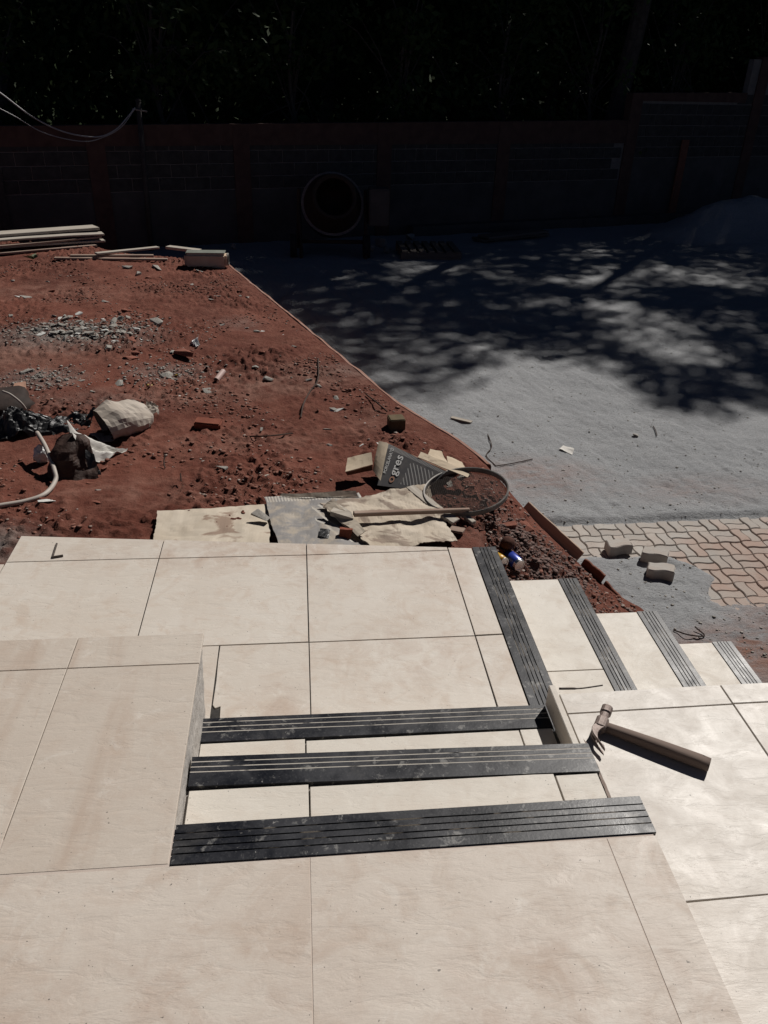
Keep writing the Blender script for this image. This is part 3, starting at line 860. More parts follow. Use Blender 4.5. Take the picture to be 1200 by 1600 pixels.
# ------------------------------------------------------------------ stones, clods and rubble
LMS = {'the plank stack': (80, 370), 'the three laths': (180, 400), 'the cream tin': (320, 405), 'the rubble heap': (125, 515), 'the crumpled white film': (300, 535), 'the paper bag': (200, 650), 'the pinkish pipe offcut': (345, 585), 'the crooked twig': (485, 610), 'the mossy block': (620, 660), 'the printed tile box': (620, 725), 'the grey conduit': (60, 770), 'the plain carton': (330, 780), 'the dark sack': (15, 610), 'the round sieve': (727, 768), 'the half red brick': (325, 660), 'the thin edge wall': (450, 500)}


def near_what(px, py): return min(LMS, key=lambda k: (LMS[k][0] - px) ** 2 + 3 * (LMS[k][1] - py) ** 2)


def on_soil(px, py):
    z = -.58
    for _ in range(6):
        p = at(px, py, z); z = soil_z(p.x, p.y, False)
    return Vector((p.x, p.y, soil_z(p.x, p.y)))


ROCKS = {}
def stone(px, py, wpx, kind='stone', label=None, group=None, flat=.4, name='stone_chip', cat='stone', lift=0.):
    p = on_soil(px, py); ppm = FPX / (p - CAM).dot(_f); w = wpx / ppm
    s = random.randint(0, 13); key = (s, kind)
    if key not in ROCKS:
        me = rock_mesh(s + 1.37, 1, .8, .8, 2, .5); me.materials.append(M[kind]); ROCKS[key] = me
    o = bpy.data.objects.new(name, ROCKS[key]); COL.objects.link(o)
    o.location = p + Vector((0, 0, -.004 + lift)); o.scale = (w * random.uniform(.95, 1.15), w * random.uniform(.6, 1.0), w * flat * random.uniform(.7, 1.2))
    o.rotation_euler = (random.uniform(-.25, .25), random.uniform(-.25, .25), random.uniform(0, 6.28))
    return tag(o, label, cat, group)


HEAP = ('grey angular chip in the crushed rubble heap on the red soil', 'chips of the rubble heap')
for i in range(95):
    u, v = random.gauss(0, 1), random.gauss(0, 1)
    px, py = 128 + u * 42, 517 + v * 10 + (px - 120) * .04 if i else 520
    if not (8 < px < 225): continue
    stone(px, py, random.choice((7, 8, 9, 10, 11, 12, 14, 16)), random.choice(('stone', 'stone', 'stone', 'stone_pale')), *HEAP, flat=random.uniform(.25, .6), lift=max(0, .035 * (1 - abs(u) * .6)) * random.random())
LOOSE = ('loose grey stone scattered singly on the red soil', 'loose stones scattered on the red soil')
for px, py, w in ((80, 456, 14), (40, 466, 20), (18, 496, 14), (165, 472, 12), (195, 488, 14), (200, 498, 12), (187, 500, 18), (150, 505, 14), (204, 522, 14), (208, 533, 22), (245, 506, 26), (283, 527, 10), (270, 551, 18), (212, 556, 17), (42, 581, 22), (127, 595, 14), (186, 600, 26), (262, 588, 24), (145, 613, 11), (268, 598, 20), (345, 508, 12), (402, 519, 13), (385, 513, 9), (442, 517, 11), (395, 538, 10), (368, 545, 8), (411, 553, 15), (460, 543, 11), (399, 576, 14), (326, 613, 20), (295, 571, 12), (525, 623, 14), (483, 594, 15), (420, 595, 20), (520, 640, 12), (560, 664, 7), (512, 672, 15), (514, 697, 12), (408, 675, 11), (150, 787, 14), (80, 815, 14), (152, 766, 11), (62, 744, 14), (347, 734, 20), (318, 722, 8), (498, 605, 12), (340, 465, 11), (360, 470, 10), (375, 463, 9), (330, 470, 10), (388, 466, 10), (300, 445, 10), (312, 425, 14), (200, 419, 20), (245, 420, 18), (215, 430, 14), (232, 434, 12), (60, 412, 12), (118, 421, 8), (20, 440, 7), (75, 440, 9)):
    kd = random.choice(('stone', 'stone', 'stone_red'))
    stone(px, py, w, kd, '%s %s stone on the red soil near %s' % ('large' if w > 18 else 'middling' if w > 11 else 'small', 'grey' if kd == 'stone' else 'reddish', near_what(px, py)), LOOSE[1], flat=random.uniform(.3, .55))
PALE = ('pale broken tile shard lying on the red soil', 'pale tile shards on the soil')
for px, py, w in ((592, 697, 17), (563, 697, 13), (523, 641, 30), (570, 662, 8), (412, 518, 10), (443, 523, 9), (30, 464, 16), (75, 785, 30), (108, 814, 20), (285, 621, 14), (143, 512, 9)):
    stone(px, py, w, 'stone_pale', '%s pale tile shard on the soil near %s' % ('large' if w > 18 else 'middling' if w > 10 else 'tiny', near_what(px, py)), PALE[1], flat=.14, name='tile_shard', cat='tile shard')
REDS = ('small reddish brick crumb lying on the red soil', 'brick crumbs on the soil')
for px, py, w in ((143, 756, 16), (151, 760, 10), (166, 733, 14), (205, 560, 26), (290, 555, 38), (415, 583, 18), (248, 606, 9), (820, 826, 30), (752, 833, 16), (790, 822, 34), (745, 818, 16), (770, 830, 14)):
    stone(px, py, w, 'stone_red', '%s reddish brick crumb on the soil near %s' % ('large' if w > 24 else 'middling' if w > 13 else 'small', near_what(px, py)), REDS[1], flat=.35, name='brick_crumb', cat='brick crumb')
tag(stone(233, 604, 10, 'yellow_bit', 'small yellow wrapper scrap on the red soil near the paper bag', None, .5, 'wrapper', 'wrapper'))
stone(276, 588, 7, 'yellow_bit', 'tiny yellow wrapper scrap beside a flat grey stone on the soil', None, .5, 'wrapper', 'wrapper')
stone(268, 642, 4, 'stone_pale', 'tiny pale tile shard on the soil beside the half red brick', PALE[1], flat=.3, name='tile_shard', cat='tile shard')


def scatter(name, n, fn, smin, smax, mat, label, flat=(.2, .48)):
    """very many crumbs nobody could count: one mesh"""
    base_v = np.array([(1, 0, 0), (-1, 0, 0), (0, 1, 0), (0, -1, 0), (0, 0, 1), (0, 0, -.5), (.6, .6, .5), (-.6, .6, .45), (-.55, -.6, .5), (.6, -.6, .45)], float)
    bm = bmesh.new()
    for v in base_v: bm.verts.new(v)
    r_ = bmesh.ops.convex_hull(bm, input=bm.verts[:]); bm.verts.index_update()
    bm.verts.ensure_lookup_table(); bf = np.array([[v.index for v in f.verts] for f in bm.faces if len(f.verts) == 3]); bv = np.array([v.co for v in bm.verts]); bm.free()
    V = np.empty((n, len(bv), 3)); k = 0
    for i in range(n):
        x, y, z = fn()
        s = smin * (smax / smin) ** (random.random() ** 2.2) * .5
        a = random.uniform(0, 6.28); c, d = math.cos(a), math.sin(a)
        q = bv * (1 + rng.uniform(-.25, .25, bv.shape)) * np.array([s, s * random.uniform(.55, 1), s * random.uniform(*flat)])
        q = np.stack([q[:, 0] * c - q[:, 1] * d, q[:, 0] * d + q[:, 1] * c, q[:, 2]], 1)
        V[i] = q + np.array([x, y, z + s * .15])
    Fc = (bf[None] + (np.arange(n) * len(bv))[:, None, None]).reshape(-1, 3)
    me = bpy.data.meshes.new(name); me.vertices.add(n * len(bv)); me.vertices.foreach_set('co', V.reshape(-1).astype(np.float32))
    me.loops.add(Fc.size); me.loops.foreach_set('vertex_index', Fc.reshape(-1).astype(np.int32))
    me.polygons.add(len(Fc)); me.polygons.foreach_set('loop_start', np.arange(0, Fc.size, 3, dtype=np.int32)); me.update(calc_edges=True); me.validate()
    o = link(name, me, M[mat], origin=(0, 5, -.6)); return tag(o, label, 'crumbs', kind='stuff')


def soil_pt():
    while 1:
        y = 3.15 + 7.2 * random.random() ** 1.7; x = random.uniform(-4.4, edge_x(y) - .04)
        if y < 3.42 and x < .9: continue
        c = noise.noise(Vector((x * 1.6, y * 1.6, 8)))
        if random.random() > .12 + 1.5 * c: continue
        return x, y, soil_z(x, y)


scatter('soil_clods', 15000, soil_pt, .005, .044, 'clod', 'small red clods strewn over the red soil terrace')
scatter('soil_grit', 5200, soil_pt, .005, .030, 'grit', 'fine grey grit strewn over the red soil terrace')


def heap_pt():
    a = random.random()
    if a < .62: x, y = random.gauss(-1.85, .42), random.gauss(6.9, .17)
    elif a < .8: x, y = random.gauss(-1.85, .16), random.gauss(5.75, .15)
    else: x, y = random.gauss(-1.0, .22), random.gauss(5.9, .16)
    return x, y, soil_z(x, y) + .006 * random.random()


scatter('rubble_grit', 2600, heap_pt, .008, .040, 'stone', 'crushed grey grit of the rubble heap on the soil')


def crumb_pt():
    while 1:
        x, y = random.gauss(1.18, .22), random.gauss(3.42, .18)
        if y > 3.12 and x > .92 and x < edge_x(y) - .02: return x, y, soil_z(x, y)


M['crumb'] = m_simple('dark crumb', (.085, .048, .04), (.18, .125, .11), 40, .95, .5, .003, 90)
scatter('dark_crumbs', 2600, crumb_pt, .008, .040, 'crumb', 'dark crumbled earth beside the lower stair')


def yard_pt():
    y = 3.1 + 9 * random.random() ** 2; x = edge_x(y) + .05 + random.random() * (2 + y * .6)
    return x, y, sand_z(x, y)


scatter('yard_grit', 8000, yard_pt, .004, .024, 'stone', 'fine grit scattered over the grey sand yard')

# ------------------------------------------------------------------ things on the landing and slab
# hammer
p = at(938, 1150, SZ)
hm = empty('claw_hammer', (p.x, p.y, SZ)); tag(hm, 'claw hammer with dark worn wooden handle lying on the pale slab', 'hammer')
V = []; F = []; n = 14; secs = 12; HL = .262
for i in range(secs + 1):
    t = i / secs; a = .0118 + .0035 * t + .002 * math.sin(t * 3.1); b = .0120 + .0058 * t
    if i == secs: a *= .9; b *= .92
    for k in range(n):
        th = 2 * math.pi * k / n
        V.append((.006 + HL * t, b * math.copysign(abs(math.cos(th)) ** .75, math.cos(th)), .0165 + .0015 * t + a * math.copysign(abs(math.sin(th)) ** .75, math.sin(th)) + .0))
for i in range(secs):
    for k in range(n): F.append((i * n + k, i * n + (k + 1) % n, (i + 1) * n + (k + 1) % n, (i + 1) * n + k))
F += [tuple(range(n))[::-1], tuple(range(secs * n, secs * n + n))]
hd = bpy.data.objects.new('handle', pyd(V, F)); hd.data.materials.append(M['handle']); COL.objects.link(hd); hd.parent = hm
hd.data.polygons.foreach_set('use_smooth', [True] * len(hd.data.polygons))
hh = tube([(HL - .012, .006, .028), (HL - .012, .006, .0326)], .0028, 8); o = bpy.data.objects.new('hanging_hole', hh); hh.materials.append(M['rubber']); COL.objects.link(o); o.parent = hm


def head_sec(y, z, ax, az, n=14, sq=.7): return [(ax * math.copysign(abs(math.cos(2 * math.pi * k / n)) ** sq, math.cos(2 * math.pi * k / n)), y, z + az * math.copysign(abs(math.sin(2 * math.pi * k / n)) ** sq, math.sin(2 * math.pi * k / n))) for k in range(n)]


tilt = Matrix.Rotation(R_(8), 4, 'X'); V = []; F = []
prof = [(.060, 0, .0135, .0135), (.058, 0, .0148, .0148), (.040, 0, .0148, .0148), (.036, 0, .0118, .0118), (.022, 0, .0118, .0118), (.016, 0, .0165, .0150), (-.012, 0, .0165, .0150), (-.018, -.001, .0150, .0125)]
for q in prof: V += head_sec(*q)
for i in range(len(prof) - 1):
    for k in range(14): F.append((i * 14 + k, i * 14 + (k + 1) % 14, i * 14 + 14 + (k + 1) % 14, i * 14 + 14 + k))
F += [tuple(range(14)), tuple(range((len(prof) - 1) * 14, len(prof) * 14))[::-1]]
me = pyd(V, F); me.transform(Matrix.Translation((0, 0, .0195)) @ tilt)
o = bpy.data.objects.new('head', me); me.materials.append(M['rust']); COL.objects.link(o); o.parent = hm; hdo = o
for sgn in (-1, 1):        # lying on its side: the two prongs one above the other, curving to the handle
    V = []; F = []
    for i in range(9):
        t = i / 8; y = -.012 - .066 * t; x = -.046 * t + .076 * t * t; w = .0125 - .0095 * t; h = .0062 - .0012 * t; z = sgn * (.0062 + .0050 * t)
        for a, b in ((-1, -1), (1, -1), (1, 1), (-1, 1)): V.append((x + a * w, y - a * .006 * t, z + b * h))
    for i in range(8):
        for k in range(4): F.append((i * 4 + k, i * 4 + (k + 1) % 4, i * 4 + 4 + (k + 1) % 4, i * 4 + 4 + k))
    F += [(3, 2, 1, 0), (32, 33, 34, 35)]
    me = pyd(V, F); me.transform(Matrix.Translation((0, 0, .0195)) @ tilt)
    bm = bmesh.new(); bm.from_mesh(me); bmesh.ops.recalc_face_normals(bm, faces=bm.faces[:]); bmesh.ops.bevel(bm, geom=bm.edges[:], offset=.0012, segments=1, affect='EDGES'); bm.to_mesh(me); bm.free()
    o = bpy.data.objects.new('claw', me); me.materials.append(M['rust']); COL.objects.link(o); o.parent = hdo
hm.scale = (1.16, 1.16, 1.16); hm.rotation_euler = (0, 0, R_(-34)); hm.location = (.868, 1.690, SZ)

# thin dark rod on the slab's back edge
o = link('metal_rod', tube(spline([(.795, 1.868, -.213), (.83, 1.866, -.2125), (.87, 1.866, -.2135), (.94, 1.876, -.214)], 5), [.004] * 8 + [.0025] * 8, 8), M['wire'], smooth=True); tag(o, 'thin dark metal rod lying on the back edge of the slab', 'rod')
# bent L hook standing on the landing
a, b, c = Vector((-1.115, 3.215, -.446)), Vector((-1.105, 3.099, -.446)), Vector((-1.062, 3.111, -.446))
o = link('angle_hook', merge([tube_vf([a, b], .0045, 6), tube_vf([b, c], .0055, 6)]), M['wire']); tag(o, 'small dark L-shaped metal hook lying on the landing tiles', 'hook')


# ------------------------------------------------------------------ things on the red soil
def P(px, py, dz=0.):
    q = on_soil(px, py)
    for _ in range(5): q = at(px, py, soil_z(q.x, q.y, False) + dz)
    return q


# flattened cartons against the landing
def quad_px(pts, dz):
    return [P(px, py, d) for (px, py), d in zip(pts, dz)]


q = quad_px([(240, 849), (420, 856), (425, 787), (246, 799)], (.045, .045, .02, .04))
q[0].y = min(q[0].y, 3.26)
fnA = patch_fn(*q)
o = link('flattened_carton', sheet(fnA, 40, 18, .005, .012, 7, 1.1, .015), M['carton']); tag(o, 'plain kraft flattened carton with damp stains against the landing', 'carton')
q = quad_px([(436, 856), (600, 858), (560, 768), (413, 778)], (.062, .062, .03, .03))
fnB = patch_fn(*q)
o = link('printed_carton', sheet(fnB, 36, 20, .005, .014, 7, 5.2, .02), M['print_faded']); tag(o, 'flattened grey printed carton lying between two kraft cartons', 'carton')
q = quad_px([(590, 862), (712, 842), (668, 758), (500, 785)], (.075, .03, .045, .075))
fnC = patch_fn(*q)
o = link('torn_carton', sheet(fnC, 44, 32, .005, .018, 9, 8.7, .05), M['carton_worn']); tag(o, 'torn curling kraft carton under the wooden stake', 'carton')
q = quad_px([(437, 775), (560, 776), (556, 766), (440, 771)], (.04, .05, .07, .05))
o = link('carton_flap', sheet(patch_fn(*q), 20, 4, .005, .012, 9, 3.3, .03), M['carton_worn']); tag(o, 'grey edged carton flap folded up behind the printed carton', 'carton flap')
p0 = P(505, 790, .10); q = [p0, P(560, 836, .085), P(572, 828, .10), P(520, 782, .115)]
o = link('curled_strip', sheet(patch_fn(*q), 14, 4, .004, .018, 9, 6.1, .05), M['carton_worn']); tag(o, 'curled strip of torn carton along the printed carton', 'carton strip')
# stone, and a black sheet laid for a hole's darkness on the carton
stone(408, 824, 30, 'stone', 'dark grey rock lying on the damp kraft carton', None, .45, 'rock', 'stone', .045)
o = link('hole_patch', sheet(patch_fn(P(497, 838, .065), P(513, 842, .065), P(516, 828, .065), P(500, 826, .065)), 6, 6, .003, .008, 20, 2., .06), M['black_plastic']); tag(o, 'small black patch standing for a hole in the printed carton', 'hole patch')
q = [P(528, 850, .03), P(545, 851, .03), P(551, 828, .10), P(531, 828, .10)]
o = link('brick_piece', sheet(patch_fn(*q), 6, 6, .03, .006, 20, 2.), M['brick']); tag(o, 'dark red brick piece leaning on the landing edge', 'brick')
# stake with wedge head
a, b = P(552, 806, .10), P(733, 800, .055)
o = plank('wooden_stake', a, b, .030, .022, 'plank_dirty', 'long wooden stake lying across the torn carton', 'stake', taper=.6)
q = [P(516, 799, .105), P(552, 810, .105), P(549, 800, .11), P(527, 786, .11)]
o = link('stake_plate', sheet(patch_fn(*q), 6, 6, .025, .0), M['plank']); tag(o, 'pale flat wooden wedge at the end of the stake', 'wood wedge')
plank('wooden_lath', P(640, 762, .045), P(690, 802, .03), .055, .012, 'plank', 'pale lath lying beside the round sieve', 'lath')
plank('wood_offcut', P(693, 806, .05), P(712, 818, .03), .06, .018, 'plank', 'pale wood offcut beside the torn carton', 'offcut', 'wood offcuts by the cartons')
plank('wood_offcut', P(722, 805, .02), P(740, 820, .02), .03, .02, 'plank', 'narrow pale wood offcut under the sieve', 'offcut', 'wood offcuts by the cartons')
plank('wood_offcut', P(703, 828, .02), P(725, 832, .02), .05, .014, 'plank_dirty', 'dirty wood offcut next to the landing nosing', 'offcut', 'wood offcuts by the cartons')

# printed tile box, opened
bx = empty('tile_box', P(620, 745)); tag(bx, 'open dark printed cardboard tile box with white lettering leaning on the soil', 'box')
BL, BR, TR, TL = P(588, 758, .02), P(664, 768, .02), P(697, 737, .10), P(607, 693, .155)
fnP = patch_fn(BL, BR, TR, TL)
link('printed_panel', sheet(fnP, 16, 12, .004), M['print_dark'], bx)
npn = ((BR - BL).cross(TL - BL)).normalized()
if npn.z < 0: npn = -npn


def letters(body, u0, v0, size, mat, name, du, dv):
    cu = bpy.data.curves.new('t', 'FONT'); cu.body = body; cu.size = 1; cu.extrude = 0; cu.resolution_u = 3; cu.offset = .012
    to = bpy.data.objects.new('t', cu); COL.objects.link(to); dg = bpy.context.evaluated_depsgraph_get(); dg.update()
    me = bpy.data.meshes.new_from_object(to.evaluated_get(dg)); bpy.data.objects.remove(to)
    for v in me.vertices:
        x, y = v.co.x * size, v.co.y * size
        v.co = fnP(u0 + du[0] * x + dv[0] * y, v0 + du[1] * x + dv[1] * y) + npn * .0035
    me.materials.clear()
    link(name, me, M[mat], bx)


# text runs up the panel (towards its raised edge)
letters('gres', .31, .30, .33, 'ink_white', 'lettering', (0, 1.), (-.60, 0))
letters('o', .31, .10, .33, 'ink_orange', 'lettering', (0, 1.), (-.60, 0))
letters('PORCELANATO', .115, .30, .105, 'ink_white', 'lettering', (0, .85), (-.75, 0))
q = [P(583, 731, .10), P(606, 746, .02), Vector(TL) + Vector((.004, 0, 0)), P(598, 690, .16)]
k0 = P(582, 735, .055)
link('end_flap', sheet(patch_fn(k0, BL + Vector((.02, .0, .03)), TL, TL + Vector((-.055, .01, .012))), 8, 8, .004, .006, 12, 4.), M['kraft'], bx)
e1_ = TL + Vector((-.055, .01, .012))
link('side_flap', sheet(patch_fn(P(540, 737, .09), k0 + Vector((.0, .0, .035)), k0 + Vector((.0, .085, .07)), P(543, 716, .10)), 12, 6, .004, .008, 10, 7., .02), M['kraft'], bx)
link('inner_flap', sheet(patch_fn(P(543, 743, .02), k0, k0 + Vector((0, .0, .035)), P(540, 738, .088)), 10, 6, .004, .004, 10, 9.), M['carton_dark'], bx)
link('top_flap', sheet(patch_fn(fnP(.52, 1.0) + Vector((0, .002, .004)), TR + Vector((.11, -.05, -.01)), TR + Vector((.14, .0, -.01)), fnP(.50, 1.0) + Vector((.03, .05, .01))), 14, 4, .004, .006, 12, 2.), M['kraft'], bx)
link('top_flap', sheet(patch_fn(P(668, 712, .06), P(700, 724, .05), P(690, 706, .05), P(672, 702, .05)), 6, 4, .004, .008, 12, 3.), M['kraft'], bx)
q = [P(700, 728, .05), P(730, 735, .03), P(722, 722, .03), P(698, 712, .04)]
link('top_flap', sheet(patch_fn(*q), 6, 4, .004, .008, 12, 5.), M['kraft'], bx)
link('back_panel', sheet(patch_fn(fnP(0, 1) + Vector((.01, .004, -.004)), TR + Vector((0, .004, -.004)), P(720, 738, .01), P(625, 705, .01)), 8, 5, .004, .006, 10, 3.), M['carton_dark'], bx)

# round sieve
c = P(728, 767, .070); sv = empty('round_sieve', P(727, 768)); tag(sv, 'round metal sieve with wire mesh at the edge of the soil', 'sieve')
SR = .218; tiltm = Matrix.Rotation(R_(-7), 4, 'Y') @ Matrix.Rotation(R_(4), 4, 'X'); V = []; F = []; N_ = 72
for i in range(N_):
    t = 2 * math.pi * i / N_; w = 1 + .02 * math.sin(2 * t + .7)
    for r, z in ((SR, .012), (SR + .005, .014), (SR + .008, .010), (SR + .006, -.014), (SR - .002, -.014), (SR - .002, .010)):
        V.append(tiltm @ Vector((r * w * math.cos(t), r * w * math.sin(t), z)) + c)
for i in range(N_):
    for k in range(6): F.append((i * 6 + k, i * 6 + (k + 1) % 6, ((i + 1) % N_) * 6 + (k + 1) % 6, ((i + 1) % N_) * 6 + k))
link('hoop', pyd(V, F), M['steel'], sv, smooth=False)
parts = []; sp = .0105
k = int(SR / sp)
for i in range(-k, k + 1):
    a = i * sp; h = math.sqrt(max(0, SR * SR - a * a)) - .002
    if h <= .01: continue
    for ax in (0, 1):
        pts = [Vector((a, -h, 0)), Vector((a, h, 0))] if ax == 0 else [Vector((-h, a, .0008)), Vector((h, a, .0008))]
        parts.append(tube_vf([tiltm @ (q + Vector((0, 0, -.010))) + c for q in pts], 0.0010, 4, False))
link('wire_mesh', merge(parts), M['wire'], sv)

# stones inside sieve (on the soil beneath)
stone(706, 756, 20, 'stone', 'flat grey stone under the sieve mesh, the one closer to the printed box', 'stones under the sieve', .35)
stone(722, 750, 22, 'stone', 'flat grey stone under the middle of the sieve mesh', 'stones under the sieve', .35)

# concrete half block and red brick
p = P(620, 674); o = link('half_block', boxm(-.052, .052, -.05, .05, 0, .088, .006), M['mossy'], origin=(0, 0, 0)); o.location = p + Vector((0, .05, -.008)); o.rotation_euler = (0, 0, R_(6)); tag(o, 'small dark mossy block standing on the soil edge above the carton', 'block')
p = P(325, 672); o = link('red_brick', boxm(-.085, .085, -.045, .045, 0, .062, .008), M['brick'], origin=(0, 0, 0)); o.location = p + Vector((0, .04, -.010)); o.rotation_euler = (R_(4), R_(3), R_(-8)); tag(o, 'half red brick sunk in the red soil beyond the cartons', 'brick')
# pinkish pipe offcut
a, b = P(338, 594, .02), P(349, 580, .055)
V = [a, a + (b - a) * .5, b]
pp = link('pipe_offcut', tube([a, b], .021, 14, False), M['pink'], smooth=True); tag(pp, 'short pinkish pipe offcut lying on the red soil', 'pipe')
# crumpled white film
o = link('crumpled_film', sheet(patch_fn(P(291, 533, .0), P(309, 545, .0), P(313, 534, .03), P(297, 527, .03)), 16, 14, .001, .06, 22, 3., .1), M['plastic_white']); tag(o, 'crumpled white plastic film beside the rubble heap', 'plastic film')

# kraft cement bag, mouth open to the left
bgE = empty('paper_bag', P(200, 682)); tag(bgE, 'empty kraft cement bag lying open on the red soil', 'paper bag')
A = P(168, 690, .0); B = P(252, 672, .0)
ax = (B - A); Lb = ax.length; ax.normalize(); sd_ = ax.cross(Vector((0, 0, 1))).normalized() * -1
up_ = Vector((0, 0, 1)); secs = []
NS, NR = 15, 26
prof = [(.0, .130, .100), (.25, .140, .108), (.55, .140, .098), (.8, .120, .080), (.93, .090, .062), (1.0, .05, .045)]
V = []; F = []
for i in range(NS + 1):
    t = i / NS; w = np.interp(t, [q[0] for q in prof], [q[1] for q in prof]); h = np.interp(t, [q[0] for q in prof], [q[2] for q in prof])
    skew = .10 * (t - .2)
    for k in range(NR):
        th = 2 * math.pi * k / NR; cc, ss = math.cos(th), math.sin(th)
        m = 1 / (abs(cc) ** 2.6 + abs(ss) ** 2.6) ** (1 / 2.6)
        pt = A + ax * (Lb * t - .03 * ss * (1 - t)) + sd_ * (cc * m * w + skew + .06) + up_ * (h * .95 + ss * m * h)
        nn = noise.noise(pt * 8) * .024 + noise.noise(pt * 24 + Vector((3, 3, 3))) * .007 - abs(noise.noise(Vector((pt.x * 5, pt.y * 5, pt.z * 16)))) * .012
        cr = abs(noise.noise(Vector((t * 3.3, k * .7, 5)))) * .012
        pt += (sd_ * cc + up_ * ss) * (nn - cr)
        pt.z = max(pt.z, soil_z(pt.x, pt.y, False) + .002)
        V.append(pt)
F = [(i * NR + k, i * NR + (k + 1) % NR, (i + 1) * NR + (k + 1) % NR, (i + 1) * NR + k) for i in range(NS) for k in range(NR)] + [tuple(range(NS * NR, NS * NR + NR))]
me = pyd(V, F); link('bag_body', me, M['bag'], bgE)
# crumpled knot at the closed end and a torn flap at the mouth
tipc = V[NS * NR + 4]
link('crumpled_end', sheet(patch_fn(tipc + Vector((-.02, -.05, .02)), tipc + Vector((.05, -.04, -.02)), tipc + Vector((.05, .05, .03)), tipc + Vector((-.03, .05, .05))), 10, 10, .002, .05, 16, 2.5, .1), M['bag'], bgE)
o = link('mouth_flap', sheet(patch_fn(V[16] + Vector((.0, 0, 0)), V[22], V[22] + ax * -.09 + Vector((0, 0, .01)), V[16] + ax * -.07), 8, 6, .002, .015, 12, 1.7, .06), M['bag'], bgE)


# black plastic sheet
def blanket(pa, pb, depth, hgt, seed, nu=50, nv=26):
    def fn(u, v):
        b = pa.lerp(pb, u); p = b + Vector((.05 * math.sin(u * 7 + seed), depth * (v - .1), 0))
        p.z = soil_z(p.x, p.y, False) + .006 + hgt * max(0., math.sin(math.pi * v)) ** .8 * (.55 + .45 * math.sin(u * 9 + seed * 2 + v * 2)) * (1 - .3 * u)
        return p
    return sheet(lambda u, v: fn(u, v) + Vector((0, 0, 1)) * .022 * noise.noise(Vector((u * 26, v * 13, seed))), nu, nv, .002, .055, 13, seed, .04)


o = link('black_plastic_sheet', blanket(P(-60, 694), P(128, 672), .30, .15, 1.3, 70, 34), M['black_plastic'], smooth=False); tag(o, 'crumpled black plastic sheet on the soil left of the paper bag', 'plastic sheet')
# dark sack with a pale rim behind it
c = P(6, 636)
V = []; F = []
for i in range(12):
    t = i / 11
    for k in range(22):
        th = 2 * math.pi * k / 22; r = .17 * math.sqrt(max(0, 1 - t ** 2.2)) + .01
        q = c + Vector((r * math.cos(th) * 1.0, r * math.sin(th), .12 * t)); q += Vector((1, 1, .6)) * (.05 * noise.noise(q * 6) + .02 * noise.noise(q * 18)); V.append(q)
F = [(i * 22 + k, i * 22 + (k + 1) % 22, i * 22 + 22 + (k + 1) % 22, i * 22 + 22 + k) for i in range(11) for k in range(22)] + [tuple(range(11 * 22, 12 * 22))]
sk = link('dark_sack', pyd(V, F), M['dark_sack'], smooth=True); tag(sk, 'dark brown slumped sack behind the black plastic sheet', 'sack')
link('rim_cord', tube(spline([c + Vector((.05, -.10, .15)), c + Vector((.10, -.11, .13)), c + Vector((.15, -.10, .07)), c + Vector((.17, -.09, .02))], 6), .007, 8), M['hose'], sk, smooth=True)
o = link('clay_slab', sheet(patch_fn(P(18, 622, .01), P(42, 622, .01), P(40, 596, .02), P(22, 598, .02)), 8, 8, .012, .01, 12, 2.), m_simple('clay', (.30, .16, .11), (.36, .21, .15), 9, .95)); tag(o, 'flat pale clay-coloured piece behind the dark sack', 'clay piece')


# torn cement sack: brown hood darkened in colour as if shaded, white skirt
tsE = empty('torn_sack', P(118, 738)); tag(tsE, 'torn paper sack, brown inside and white outside, standing on the soil', 'sack')
c = P(108, 742)
V = []; NI, NK = 16, 20
for i in range(NI + 1):
    t = i / NI
    for k in range(NK + 1):
        s = k / NK; th = math.pi * (.92 + 1.12 * s)
        r = .118 * math.sqrt(max(0, 1 - t ** 2.6)) + .012
        q = c + Vector((r * math.cos(th) * 1.0 + .02 * t, .02 + r * .95 * math.sin(th) * .9 + .10 * t, .205 * t))
        q += Vector((math.cos(th), math.sin(th), .3)) * (.008 * math.sin(th * 5 + 4 * t + 3 * noise.noise(q * 5)) * (1 - .5 * t) + .03 * noise.noise(q * 7) - .02 * abs(noise.noise(q * 15))); q.z = max(q.z, soil_z(q.x, q.y, False)); V.append(q)
F = [(i * (NK + 1) + k, i * (NK + 1) + k + 1, (i + 1) * (NK + 1) + k + 1, (i + 1) * (NK + 1) + k) for i in range(NI) for k in range(NK)]
me = pyd(V, F); thicken(me, .003)
link('hood', me, M['sack_brown_shade'], tsE)


def skirt(u, v):
    p0, p1 = c + Vector((.0, .14, .215)), P(190, 706, .012); w0, w1 = Vector((.03, -.05, -.02)), Vector((-.05, -.085, .01))
    p = p0.lerp(p1, u) + (w0.lerp(w1, u)) * (v * 2 - .6); p.z += .03 * math.sin(v * 9 + u * 3) * (1 - u * .5) - .05 * math.sin(math.pi * u); p.z = max(p.z, soil_z(p.x, p.y, False) + .006); return p


link('white_skirt', sheet(skirt, 34, 16, .002, .022, 14, 4.4, .03), M['white_paper'], tsE)
link('torn_front', sheet(patch_fn(P(112, 752, .0), P(155, 748, .0), P(150, 725, .06), P(128, 716, .09)), 14, 14, .003, .03, 12, 6.6, .05), M['sack_brown_shade'], tsE)
link('dark_gap_sheet', sheet(patch_fn(P(140, 748, .0), P(158, 742, .0), P(146, 708, .12), P(132, 700, .15)), 14, 12, .003, .02, 16, 2.6, .05), M['black_plastic'], tsE)  # black sheet standing for the dark gap between hood and skirt
o = link('crumpled_bottle', rock_mesh(4.2, .085, .08, .11, 3, .8), M['plastic_white']); o.location = P(67, 724) + Vector((0, 0, .0)); tag(o, 'crumpled pale plastic bottle beside the torn sack', 'bottle')

